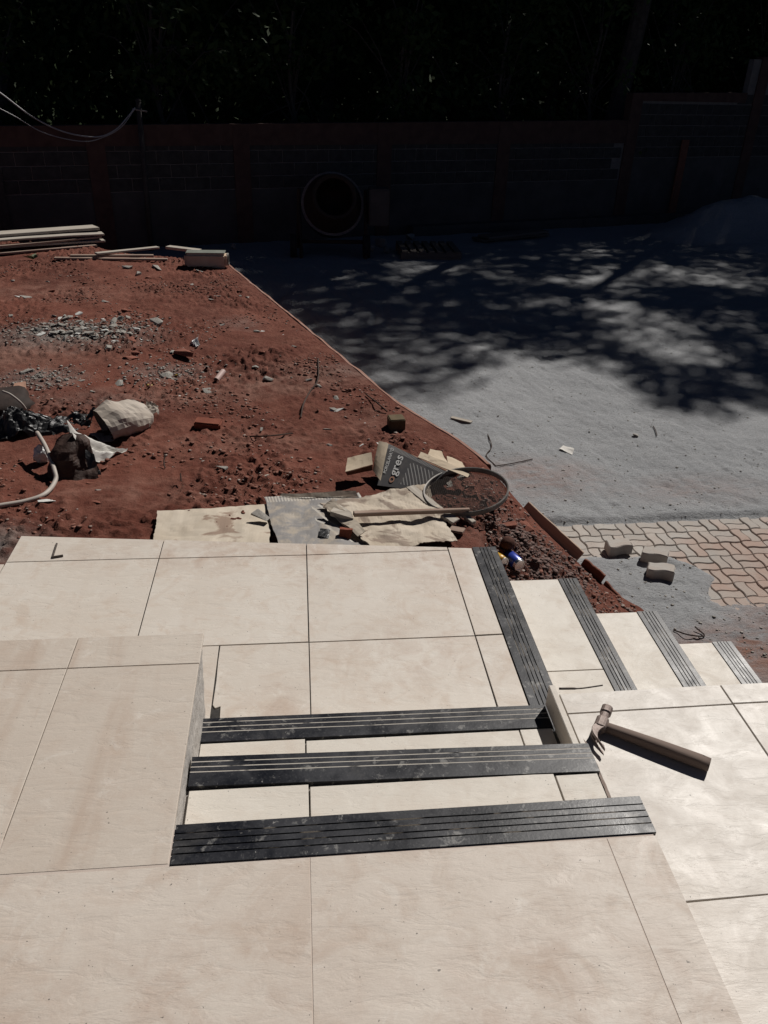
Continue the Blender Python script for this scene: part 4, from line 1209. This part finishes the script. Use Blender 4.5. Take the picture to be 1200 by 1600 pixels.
# grey conduit
path = [P(58, 676, .15), P(72, 700, .12), P(85, 735, .06), P(86, 752, .03), P(70, 772, .016), P(40, 783, .014), P(0, 790, .014), P(-60, 800, .014)]
o = link('grey_conduit', tube(spline(path, 8), .0125, 10), M['hose'], smooth=True); tag(o, 'grey flexible conduit bending across the soil in front of the torn sack', 'conduit')

# cans and a dark ball next to the landing nosing
p = P(806, 888); cn = empty('drink_can', p); tag(cn, 'crushed silver and blue drink can beside the landing nosing', 'can')
d = Vector((.35, -.93, .0)).normalized(); a = p + Vector((-.03, .06, .040)); b = p + Vector((.005, -.035, .040))
prof_ = [(0, .024), (.05, .033), (.45, .034), (.92, .034), (.97, .030), (1., .029)]
link('can_body', tube([a.lerp(b, t) for t, r in prof_], [r for t, r in prof_], 18), M['blue'], cn, smooth=True)
dd = (b - a).normalized()
link('can_end', tube([b + dd * .0005, b + dd * .003, b + dd * .003, b - dd * .003], [.030, .029, .024, .022], 18), M['alu'], cn)
link('can_shoulder', tube([a.lerp(b, .90), a.lerp(b, .95), a.lerp(b, 1.0) + dd * .0002], [.0346, .0335, .0305], 18, False), M['alu'], cn, smooth=True)
p = P(785, 884); c2 = empty('small_can', p); tag(c2, 'silver and yellow can squeezed against the landing nosing', 'can')
a = p + Vector((-.03, .045, .03)); b = p + Vector((.0, -.02, .034))
link('can_body', tube([a, a.lerp(b, .5), b], [.024, .027, .026], 16), M['yellow'], c2, smooth=True); dd = (b - a).normalized()
link('can_end', tube([b + dd * .0005, b + dd * .004, b + dd * .004, b - dd * .002], [.0265, .026, .020, .019], 16), M['alu'], c2)
p = P(792, 858); o = link('dark_husk', rock_mesh(2.2, .075, .07, .07, 3, .3), M['ball'], smooth=True); o.location = p; tag(o, 'dark round husk behind the cans', 'husk')

# twigs on the soil
for pts, r, lab in (([(497, 560), (497, 592), (484, 612), (474, 632), (470, 652)], .0055, 'dark crooked twig on the soil above the tile shard'),
                    ([(383, 682), (420, 681), (457, 677)], .005, 'dark straight twig lying beyond the printed box'),
                    ([(572, 616), (590, 630), (605, 643)], .005, 'thin twig leading to the mossy block'),
                    ([(258, 711), (256, 722), (258, 731)], .004, 'short dark twig stuck in the soil beyond the plain carton'),
                    ([(282, 740), (283, 752)], .004, 'short dark stalk stuck in the soil right behind the plain carton')):
    n = len(pts); o = link('twig', tube(spline([P(a, b, .012 + (.02 * (i % 2)) + (.05 if n < 4 and i == 0 and r < .0045 else 0)) for i, (a, b) in enumerate(pts)], 5), r, 6), M['twig']); tag(o, lab, 'twig', 'twigs on the soil')
plank('wood_splinter', P(400, 749, .008), P(420, 743, .008), .012, .008, 'plank', 'small pale splinter lying beyond the printed carton', 'splinter')
# weed
p = P(52, 408); wd = empty('weed', p); tag(wd, 'small green weed in the red soil below the plank stack', 'plant')
for i in range(9):
    a = i * .7; ln = .045 + .025 * (i % 3)
    link('leaf', sheet(patch_fn(p + Vector((0, 0, .02)), p + Vector((math.cos(a) * ln, math.sin(a) * ln, .06)), p + Vector((math.cos(a) * ln * 1.1, math.sin(a) * ln * 1.1, .066)), p + Vector((math.cos(a + .5) * ln * .5, math.sin(a + .5) * ln * .5, .06))), 4, 3, .001), M['weed'], wd)

# stacked planks and laths at the far edge of the soil
def Pc(px, py, z): return at(px, py, z)
G1 = 'stacked planks on the soil crest'
zc = soil_base(-3.2, 9.9)
for i, (l, r, z, w, th, lab, m) in enumerate((
        ((-90, 405), (150, 385), .01, .10, .022, 'lowest plank of the stack on the soil crest', 'plank_dirty'),
        ((-90, 396), (163, 377), .045, .09, .022, 'plank second from the bottom of the crest stack', 'plank'),
        ((-90, 393), (157, 371), .085, .11, .020, 'plank third from the bottom of the crest stack', 'plank_dirty'),
        ((-90, 384), (161, 366), .120, .12, .020, 'plank just under the wide top board of the crest stack', 'plank'),
        ((-90, 374), (150, 357), .155, .30, .030, 'wide pale board on top of the crest plank stack', 'plank'))):
    a, b = at(*l, zc + z), at(*r, zc + z)
    plank('plank', a, b, w, th, m, lab, 'plank', G1, roll=R_((4, -3, 5, -4, 3)[i]), bend=(.0, .012, -.008, .014, .0)[i])
G2 = 'loose laths on the soil'
for l, r, z, w, lab, m in (((85, 405), (262, 407), .012, .055, 'longest lath of the three below the plank stack', 'plank_dirty'), ((110, 401), (240, 401), .03, .05, 'dark lath lying over the longest lath', 'plank_dirty'), ((150, 398), (247, 388), .055, .07, 'pale lath on top of the other laths', 'plank')):
    plank('lath', at(*l, soil_base(-2.2, 9.6) + z + .005), at(*r, soil_base(-1.6, 9.6) + z + .005), w, .022, m, lab, 'lath', G2)
# cream tin
p = at(322, 420, -.575); tn = empty('paint_tin', p); tag(tn, 'cream rectangular tin lying on its side at the corner of the soil', 'tin')
link('tin_body', boxm(p.x - .235, p.x + .235, p.y, p.y + .21, p.z, p.z + .165, .03), M['tin_side'], tn)
link('tin_face', boxm(p.x - .215, p.x + .215, p.y + .025, p.y + .185, p.z + .162, p.z + .168, .002), M['tin_top'], tn)
link('tin_lid', tube([p + Vector((.232, .105, .085)), p + Vector((.25, .105, .085)), p + Vector((.25, .105, .085)), p + Vector((.238, .105, .085))], [.068, .066, .056, .055], 20), M['steel'], tn)
# pale stone strip on the crest beside it
plank('concrete_strip', at(262, 388, -.57), at(312, 394, -.57), .10, .03, 'plank', 'pale strip lying on the crest behind the tin', 'strip')

# ------------------------------------------------------------------ things on the yard
def Y_(px, py, dz=0.): q = at(px, py, -1.185); q.z = sand_z(q.x, q.y) + dz; return q


o = link('paper_scrap', sheet(patch_fn(Y_(874, 702, .008), Y_(894, 709, .008), Y_(897, 703, .02), Y_(879, 696, .02)), 8, 6, .001, .012, 14, 3., .04), M['white_paper']); tag(o, 'white paper scrap on the sunlit grey sand', 'paper')
plank('wood_slip', Y_(705, 654, .006), Y_(737, 662, .006), .045, .008, 'plank', 'thin pale wood slip on the sand beside the soil edge', 'wood slip')
for pts, lab in (([(762, 680), (768, 700), (760, 712), (775, 728)], 'curved dark twig on the sand beyond the sieve'), ([(775, 728), (800, 726), (832, 719)], 'straight dark twig on the sand beyond the sieve'), ([(1020, 668), (1024, 675), (1026, 682)], 'stubby dark twig on the sand at the shadow edge')):
    o = link('twig', tube(spline([Y_(a, b, .010) for a, b in pts], 5), .004, 6), M['twig']); tag(o, lab, 'twig', 'twigs on the sand')
for px, py, w, lab in ((993, 682, 12, 'dark stone on the sand by the stubby twig'), (985, 975, 26, 'grey lump of sand crust near the last step'), (960, 838, 8, 'pebble by the laid pavers')):
    p = Y_(px, py); w = w / (FPX / (p - CAM).dot(_f)); o = link('yard_stone', rock_mesh(px * .01, w, w * .8, w * .4), M['stone']); o.location = p; tag(o, lab, 'stone')
o = link('root', tube(spline([Y_(1052, 985, .006), Y_(1075, 997, .02), Y_(1100, 996, .008), Y_(1085, 985, .02)], 5), .004, 6), M['twig']); tag(o, 'thin reddish root on the earth beside the last nosing', 'root')
# sand pile
c = at(1112, 395, -1.2); c = Vector((c.x + 1.25, c.y + 1.3, 0)); V = []; F = []
N1, N2 = 40, 72
for i in range(N1 + 1):
    t = i / N1
    for k in range(N2):
        th = 2 * math.pi * k / N2; r = 1.9 * t; x, y = c.x + r * math.cos(th) * 1.15, c.y + r * math.sin(th) * .85
        h = .80 * math.exp(-(t * 1.9) ** 2 * 1.0) + .16 * max(0, 1 - ((x - c.x + 1.1) ** 2 + (y - c.y) ** 2) / .7) + .20 * max(0, 1 - ((x - c.x - 1.2) ** 2 + (y - c.y) ** 2) / .8)
        V.append((x, y, -1.24 + h * 1.0 + .05 * noise.noise(Vector((x * 2.2, y * 2.2, 0))) + .02 * noise.noise(Vector((x * 8, y * 8, 0)))))
F = [(i * N2 + k, i * N2 + (k + 1) % N2, (i + 1) * N2 + (k + 1) % N2, (i + 1) * N2 + k) for i in range(N1) for k in range(N2)]
o = link('sand_pile', pyd(V, F), M['sand'], smooth=True); tag(o, 'heap of grey sand in the shade before the block wall', 'sand pile')

# ------------------------------------------------------------------ back wall
def wy(x): return 14.9 + .33 * (x - 2.0)
wd_ = Vector((1, .33, 0)).normalized(); wn = Vector((wd_.y, -wd_.x, 0))
WO = Vector((-9.0, wy(-9.0), 0))
def wp(s, out, z): q = WO + wd_ * s + wn * out; return Vector((q.x, q.y, z))
def wbox(s0, s1, o0, o1, z0, z1, z0b=None, z1b=None):
    z1b = z1 if z1b is None else z1b
    V = [wp(s0, o0, z0), wp(s1, o0, z0), wp(s1, o1, z0), wp(s0, o1, z0), wp(s0, o0, z1), wp(s1, o0, z1b), wp(s1, o1, z1b), wp(s0, o1, z1)]
    return V, [(0, 3, 2, 1), (4, 5, 6, 7), (0, 1, 5, 4), (1, 2, 6, 5), (2, 3, 7, 6), (3, 0, 4, 7)]
def s_at(px, py): 
    # where the sight line through that spot meets the wall
    d = RT * ((px - 600) / FPX) + UP * (-(py - 800) / FPX) + _f
    t = (WO - CAM).dot(wn) / d.dot(wn); q = CAM + d * t; return (q - WO).dot(wd_), q.z


s1, zt1 = s_at(985, 188); s2, zt2 = s_at(1168, 145); s0_, zt0 = s_at(0, 197); _, zt2a = s_at(990, 145); _, zt3 = s_at(1180, 88)
bw = empty('block_wall', WO + Vector((0, 0, -1.2))); tag(bw, 'long dark concrete block wall with reddish columns behind the yard', 'wall')
def ztop(s): return zt0 + (zt1 - zt0) * (s - s0_) / (s1 - s0_)
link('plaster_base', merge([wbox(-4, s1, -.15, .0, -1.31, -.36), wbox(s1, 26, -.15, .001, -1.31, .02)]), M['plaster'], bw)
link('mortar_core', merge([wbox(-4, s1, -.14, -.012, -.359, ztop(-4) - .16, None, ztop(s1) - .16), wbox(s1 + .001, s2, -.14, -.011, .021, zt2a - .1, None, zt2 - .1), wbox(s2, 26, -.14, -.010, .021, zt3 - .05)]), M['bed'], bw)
bl = .40; bh = .19; sh_meshes = {}
for half in (.388, .188):
    bm = bmesh.new(); bmesh.ops.create_cube(bm, size=1); bmesh.ops.scale(bm, vec=(half, .10, .178), verts=bm.verts); bmesh.ops.bevel(bm, geom=bm.edges[:], offset=.006, segments=1, affect='EDGES')
    me = from_bm(bm); me.materials.append(M['block']); sh_meshes[half] = me
def block(s, z, half=.388):
    o = bpy.data.objects.new('block', sh_meshes[half]); COL.objects.link(o); o.parent = bw
    o.location = wp(s, -.05 + random.uniform(-.004, .004), z) - bw.location; o.rotation_euler = (0, random.uniform(-.006, .006), math.atan2(wd_.y, wd_.x))
sL = s_at(-60, 200)[0]; sR = s_at(1260, 120)[0]
for r in range(4):
    z = -.36 + .105 + r * bh; s = sL + (r % 2) * .2
    while s < s1 - .15:
        if z + .09 < ztop(s) - .15: block(s, z)
        s += bl
for r in range(6):
    z = .02 + .105 + r * bh; s = s1 + .2 + (r % 2) * .2
    while s < sR:
        top = (zt2a if s < s2 - .1 else zt3) - .05
        if z + .09 < top: block(s, z)
        s += bl
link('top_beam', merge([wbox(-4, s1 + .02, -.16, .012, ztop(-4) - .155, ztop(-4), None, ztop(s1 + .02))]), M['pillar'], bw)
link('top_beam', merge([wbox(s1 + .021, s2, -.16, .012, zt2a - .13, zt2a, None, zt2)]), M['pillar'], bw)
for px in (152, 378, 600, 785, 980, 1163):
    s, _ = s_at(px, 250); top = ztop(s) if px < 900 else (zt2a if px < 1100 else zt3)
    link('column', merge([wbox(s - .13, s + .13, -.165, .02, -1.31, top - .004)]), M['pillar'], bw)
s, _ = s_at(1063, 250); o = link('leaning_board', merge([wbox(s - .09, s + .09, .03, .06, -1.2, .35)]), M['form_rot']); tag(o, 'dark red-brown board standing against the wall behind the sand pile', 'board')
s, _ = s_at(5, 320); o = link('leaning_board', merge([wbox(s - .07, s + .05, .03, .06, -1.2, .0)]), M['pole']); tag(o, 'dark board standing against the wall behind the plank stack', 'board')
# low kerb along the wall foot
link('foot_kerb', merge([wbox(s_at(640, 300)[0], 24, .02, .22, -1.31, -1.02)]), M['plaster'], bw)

# pole and cables
yp = 13.25
pb, pt = atY(236, 388, yp), atY(216, 158, yp)
pole = link('post', merge([tube_vf([(pb.x + .0, yp, -1.3), (pt.x + .0, yp, pt.z)], [.045, .038], 10)]), M['pole'], smooth=True); tag(pole, 'dark service post standing before the block wall', 'post')
link('bracket', merge([tube_vf([(pt.x - .09, yp - .05, pt.z - .1), (pt.x + .12, yp - .05, pt.z - .13)], .012, 6)]), M['steel'], pole)
link('post_cap', merge([tube_vf([(pt.x, yp, pt.z + .001), (pt.x, yp, pt.z + .03)], [.045, .03], 10)]), M['pole'], pole)
for pts, r, lab in (([(-40, 120), (0, 145), (50, 182), (100, 206), (150, 214), (180, 203), (200, 182), (211, 168)], .010, 'pale cable sagging to the post, the upper of two'), ([(-40, 150), (20, 180), (70, 208), (130, 221), (165, 213), (190, 198), (211, 170)], .006, 'thin cable sagging to the post, the lower of two')):
    o = link('cable', tube(spline([atY(a, b, yp - .06 - max(0, (211 - a)) * .004) for a, b in pts], 6), r, 6), M['cable'], smooth=True); tag(o, lab, 'cable', 'cables hung on the post')

# cement mixer in deep shade
p = at(520, 398, -1.2); p.z = -1.2; mx = empty('cement_mixer', p); tag(mx, 'dark cement mixer standing in the shade before the wall', 'cement mixer')
axd = Vector((.05, -.9, .42)).normalized(); cen = p + Vector((0, .2, .72))
prof = [(-.46, .12), (-.44, .30), (-.30, .43), (-.05, .46), (.10, .45), (.38, .33), (.42, .31), (.42, .28), (.38, .28), (.05, .38), (-.2, .36), (-.36, .26), (-.40, .01)]
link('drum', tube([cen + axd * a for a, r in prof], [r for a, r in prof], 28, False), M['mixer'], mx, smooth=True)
link('rim', tube([cen + axd * .395, cen + axd * .43, cen + axd * .43, cen + axd * .395], [.345, .335, .30, .29], 28, False), M['mixer'], mx)
link('ring_gear', tube([cen + axd * .02, cen + axd * .02, cen + axd * .06, cen + axd * .06], [.44, .49, .49, .44], 36, False), M['rust'], mx)
for sx in (-1, 1):
    link('leg', merge([tube_vf([p + Vector((sx * .55, .25, .05)), p + Vector((sx * .52, .2, .95))], .03, 8)]), M['mixer'], mx)
    link('leg', merge([tube_vf([p + Vector((sx * .50, -.35, .0)), p + Vector((sx * .52, .15, .75))], .028, 8)]), M['mixer'], mx)
link('crossbar', merge([tube_vf([p + Vector((-.55, -.1, .22)), p + Vector((.55, -.1, .22))], .03, 8)]), M['mixer'], mx)
link('motor_box', boxm(p.x + .56, p.x + .88, p.y - .05, p.y + .25, p.z + .45, p.z + 1.0, .02), m_simple('motor housing', (.06, .045, .04), (.09, .07, .06), 6, .7), mx)
for sx in (-.62, .52):
    w = link('wheel', tube([p + Vector((sx - .05, -.2, .17)), p + Vector((sx + .05, -.2, .17))], .17, 22), M['rubber'], mx)
    link('hub', tube([p + Vector((sx - .055, -.2, .17)), p + Vector((sx + .055, -.2, .17))], .10, 18), M['wheel_red'], w)
# pallet and boards in the shade
p = at(665, 402, -1.2); plt = empty('pallet', Vector((p.x, p.y, -1.2))); tag(plt, 'dark wooden pallet lying in the shade beside the mixer', 'pallet'); plt.rotation_euler = (0, 0, 0)
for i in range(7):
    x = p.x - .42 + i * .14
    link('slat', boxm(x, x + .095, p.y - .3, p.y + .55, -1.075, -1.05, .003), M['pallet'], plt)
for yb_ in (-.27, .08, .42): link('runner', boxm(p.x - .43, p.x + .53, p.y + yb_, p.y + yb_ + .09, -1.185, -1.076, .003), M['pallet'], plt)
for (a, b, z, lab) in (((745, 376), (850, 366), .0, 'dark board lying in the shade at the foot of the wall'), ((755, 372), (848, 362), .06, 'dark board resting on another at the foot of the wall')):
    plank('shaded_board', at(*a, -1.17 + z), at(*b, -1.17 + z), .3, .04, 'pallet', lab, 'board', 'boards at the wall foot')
for px, py, w in ((595, 385, 18), (605, 395, 12), (640, 375, 14), (580, 392, 12), (365, 390, 12)):
    p = at(px, py, -1.19); w = w / 85; o = link('rubble_lump', rock_mesh(px * .013, w, w, w * .8), M['stone']); o.location = p; tag(o, 'rubble lump on the shaded ground around the cement mixer', 'rubble', 'rubble by the mixer')

# ------------------------------------------------------------------ trees
HX, HY = SD.x / SD.z, SD.y / SD.z      # how far a shadow slides per metre of height


def to_ground(px, py): q = at(px, py, -1.2); return (q.x, q.y)


def px8(x, y): return to_ground(600 + x / 2, 340 + y / 2)
# ground under the crowns' shade, in metres: its near border and the sunny gaps in it
border = [to_ground(*q) for q in ((335, 395), (395, 480), (470, 550), (590, 648))] + [px8(*q) for q in ((120, 560), (230, 552), (300, 500), (360, 462), (470, 445), (560, 440), (640, 470), (720, 490), (790, 555), (860, 585), (960, 602), (1060, 622), (1130, 605), (1210, 622))]
far = [px8(1500, 560), (30, 9), (30, 16), px8(1300, 60), to_ground(300, 372)]
SHADE = np.array(border + far)
gaps = [(60, 165, 66, 30), (60, 240, 75, 24), (170, 160, 75, 12), (260, 165, 34, 13), (370, 220, 62, 14), (700, 160, 110, 26), (640, 205, 120, 16), (600, 90, 44, 12), (800, 78, 90, 13), (160, 325, 84, 22), (230, 290, 40, 16), (250, 370, 48, 16), (370, 350, 34, 13), (490, 270, 44, 9), (630, 300, 26, 9), (790, 300, 84, 24), (850, 350, 62, 16), (900, 410, 112, 28), (700, 335, 64, 13), (760, 380, 42, 11), (860, 522, 84, 22), (950, 180, 95, 28), (1100, 210, 62, 16), (1170, 300, 44, 12), (1150, 410, 54, 16), (1010, 385, 44, 20), (330, 110, 60, 10), (60, 500, 40, 10), (-60, 140, 60, 14), (-150, 170, 50, 12), (450, 430, 50, 10), (1010, 540, 40, 10), (560, 160, 40, 10)]
GAPS = []
for x, y, rx, ry in gaps:
    a, b, c_, d = px8(x - rx, y), px8(x + rx, y), px8(x, y - ry), px8(x, y + ry)
    GAPS.append(((a[0] + b[0]) / 2, (c_[1] + d[1]) / 2, abs(b[0] - a[0]) / 2, abs(c_[1] - d[1]) / 2))


def inside(x, y, poly):
    px_, py_ = poly[:, 0], poly[:, 1]; qx, qy = np.roll(px_, -1), np.roll(py_, -1)
    r = np.zeros(len(x), bool)
    for a, b, c_, d in zip(px_, py_, qx, qy):
        with np.errstate(divide='ignore', invalid='ignore'):
            r ^= ((b > y) != (d > y)) & (x < (c_ - a) * (y - b) / (d - b + 1e-12) + a)
    return r


def keep(Pn):
    """crowns leave the terrace, the stair and the sunny gaps of the yard in the sun"""
    h = Pn[:, 2] + 1.2; gx, gy = Pn[:, 0] - HX * h, Pn[:, 1] - HY * h
    ok = np.ones(len(Pn), bool)
    gx, gy = gx + rng.normal(0, .16, len(gx)), gy + rng.normal(0, .24, len(gy))
    infront = gy < 15.2 + .33 * (gx - 2)
    sh = inside(gx, gy, SHADE)
    wob = 1 + .5 * np.sin(gx * 6.1 + gy * 2.3) * np.sin(gy * 5.2 - gx * 1.7) + .35 * np.sin(gx * 13 - gy * 9)
    thin = rng.uniform(0, 1, len(gx)) < .10
    for a, b, rx, ry in GAPS:
        sh &= thin | (wob * (((gx - a) / rx) ** 2 + ((gy - b) / ry) ** 2) > rng.uniform(.10, 1.5, len(gx)))
    h2 = Pn[:, 2] + .6; tx, ty = Pn[:, 0] - HX * h2, Pn[:, 1] - HY * h2
    ex = np.interp(ty, _ey, _ex); ter = (tx < ex + .05) & (ty < 10.35 + (-.78 - tx) * .30) & (tx > -9)
    yardf = infront & (gx > np.interp(gy, _ey, _ex) - .3) & ~sh & (gy < 12.6)
    ok &= ~ter & ~yardf
    ok &= ~((gy < 5.5) & (gx < 9))
    return ok


def leaves_mesh(C, size, droop=.0):
    n = len(C); a = rng.normal(size=(n, 3)); a /= np.linalg.norm(a, axis=1)[:, None]
    b = np.cross(a, rng.normal(size=(n, 3))); b /= np.linalg.norm(b, axis=1)[:, None]
    s = size * rng.uniform(.6, 1.3, n)[:, None]
    V = np.stack([C - a * s * .5, C + b * s * .24, C + a * s * .55, C - b * s * .24], 1).reshape(-1, 3)
    me = bpy.data.meshes.new('crown'); me.vertices.add(4 * n); me.vertices.foreach_set('co', V.astype(np.float32).reshape(-1))
    me.loops.add(4 * n); me.loops.foreach_set('vertex_index', np.arange(4 * n, dtype=np.int32))
    me.polygons.add(n); me.polygons.foreach_set('loop_start', np.arange(0, 4 * n, 4, dtype=np.int32)); me.update(calc_edges=True)
    return me


def make_tree(name, base, top, clumps, label, size=.17, mat='leaf', per=220, group='trees beyond the wall', tr=.16, filt=True):
    """clumps: list of (centre, radius)"""
    t = empty(name, base); tag(t, label, 'tree', group)
    base = Vector(base); top = Vector(top)
    C = []
    for c_, r in clumps:
        n = int(per * (r / .8) ** 2)
        d = rng.normal(size=(n, 3)); d /= np.linalg.norm(d, axis=1)[:, None]
        C.append(np.array(c_) + d * (rng.uniform(.15, 1, n) ** .45)[:, None] * r * np.array([1, 1, .7]))
    C = np.concatenate(C)
    if filt: C = C[keep(C)]
    if len(C): link('crown', leaves_mesh(C, size), M[mat], t)
    trunk = [base + Vector((0, 0, -.2)), base.lerp(top, .35) + Vector((.1, .05, 0)), base.lerp(top, .7) - Vector((.08, 0, 0)), top]
    parts = [tube_vf(spline(trunk, 4), [tr * (1 - .6 * i / 12) for i in range(13)], 9)]
    for c_, r in clumps[::max(1, len(clumps) // 14)]:
        f = random.uniform(.45, .95); s_ = base.lerp(top, f); e = Vector(c_); m = s_.lerp(e, .5) + Vector((0, 0, .25))
        if filt and not keep(np.array([s_.lerp(m, q / 8) for q in range(9)] + [m.lerp(e, q / 8) for q in range(9)])).all(): continue
        parts.append(tube_vf([s_, m, e], [tr * .28, tr * .18, tr * .06], 6))
    link('trunk', merge(parts), M['bark'], t)
    return t


# spreading trees whose crowns hang over the yard
cl = {0: [], 1: [], 2: []}
allg = []
xmin, xmax = -2.5, 16
for i in range(1500):
    gx, gy = random.uniform(xmin, xmax), random.uniform(5.5, 15.5)
    if inside(np.array([gx]), np.array([gy]), SHADE)[0]: allg.append((gx, gy))
for gx, gy in allg:
    h = random.uniform(11.0, 14.5) + .12 * (gy - 8)
    X, Y, Z = gx + HX * h, gy + HY * h, h - 1.2
    k = 0 if X < 9.2 else (1 if X < 14.5 else 2)
    cl[k].append(((X, Y, Z), random.uniform(.35, .65)))
for k, (b, t_, lab) in enumerate((((6.4, 18.2, -1.3), (7.4, 18.0, 8.5), 'spreading tree beyond the wall, behind the cement mixer'), ((11.0, 20.2, -1.3), (11.4, 19.6, 10.0), 'spreading tree beyond the wall, behind the sand pile'), ((17.5, 22, -1.3), (17, 20.5, 10.0), 'spreading tree beyond the high end of the wall'))):
    if cl[k]: make_tree('spreading_tree', b, t_, cl[k], lab, .17, 'leaf', 260, tr=.22)

# tall trees in a row behind
labs = ['tall dark tree behind the post', 'tall dark tree behind the low wall left of the mixer', 'tall dark tree behind the mixer', 'tall dark tree beyond the middle of the wall', 'tall dark tree beyond the wall step', 'tall dark tree behind the sand pile', 'tall dark tree beyond the end of the wall', 'tall dark tree behind the plank stack', 'tall dark tree past the high wall end']
for i, (x, y) in enumerate(((-2.6, 19.5), (0.6, 20.8), (3.4, 22.0), (6.6, 23.2), (9.8, 24.0), (12.8, 24.8), (16.4, 25), (-6.0, 18.8), (20, 26))):
    H = 12.5; cs = []
    for j in range(46):
        a, r = random.uniform(0, 6.28), 2.7 * math.sqrt(random.random()); z = random.uniform(1.2, H)
        cs.append(((x + r * math.cos(a), y + r * math.sin(a), z), random.uniform(.7, 1.25)))
    make_tree('tall_tree', (x, y, -1.3), (x + .3, y, H - 4.5), cs, labs[i], .26, 'leaf', 230, tr=.18)
# undergrowth right behind the wall
ul = ['leafy shrub behind the wall by the post', 'leafy shrub behind the wall left of the mixer', 'leafy shrub behind the wall above the mixer', 'leafy shrub behind the wall right of the mixer', 'leafy shrub behind the middle of the wall', 'leafy shrub behind the wall before the step', 'pale-leaved shrub behind the stepped wall', 'leafy shrub behind the high wall end', 'leafy shrub behind the wall over the plank stack']
for i, x in enumerate((-2.2, 0, 2, 4, 6, 8, 10.2, 12.6, -4.6)):
    y = wy(x) + 1.5; cs = []
    for j in range(26):
        cs.append(((x + random.gauss(0, .8), y + random.uniform(-.7, 1.6), random.uniform(-.6, 3.6)), random.uniform(.45, .8)))
    t = make_tree('shrub', (x, y, -1.3), (x, y, 2.2), cs, ul[i], .15, 'leaf2' if i in (6, 4) else 'leaf', 190, 'shrubs behind the wall', .05); t['category'] = 'shrub'  # two of the shrubs carry the paler leaf colour
# the wood behind: foliage, and an added bank steep enough to shade itself
V = [(-60, 20, -1.4), (70, 46, -1.4), (70, 50, 9), (-60, 24, 9), (-60, 90, 12), (70, 95, 12)]
hl = link('added_bank', pyd(V, [(0, 1, 2, 3), (3, 2, 5, 4)]), m_simple('forest floor', (.03, .025, .018), (.05, .042, .03), 1., .95, .6, .05, 3)); tag(hl, kind='structure')
n = 60000
C = np.stack([rng.uniform(-16, 30, n), rng.uniform(0, 1, n) ** 1.3 * 9, rng.uniform(-1.2, 11, n)], 1); C[:, 1] += 22.5 + .2 * C[:, 0] + 1.0
me = leaves_mesh(C[keep(C)], .42); fw = link('far_wood', me, M['leaf']); tag(fw, 'dense dark wood filling the background beyond the wall', 'wood', kind='stuff')
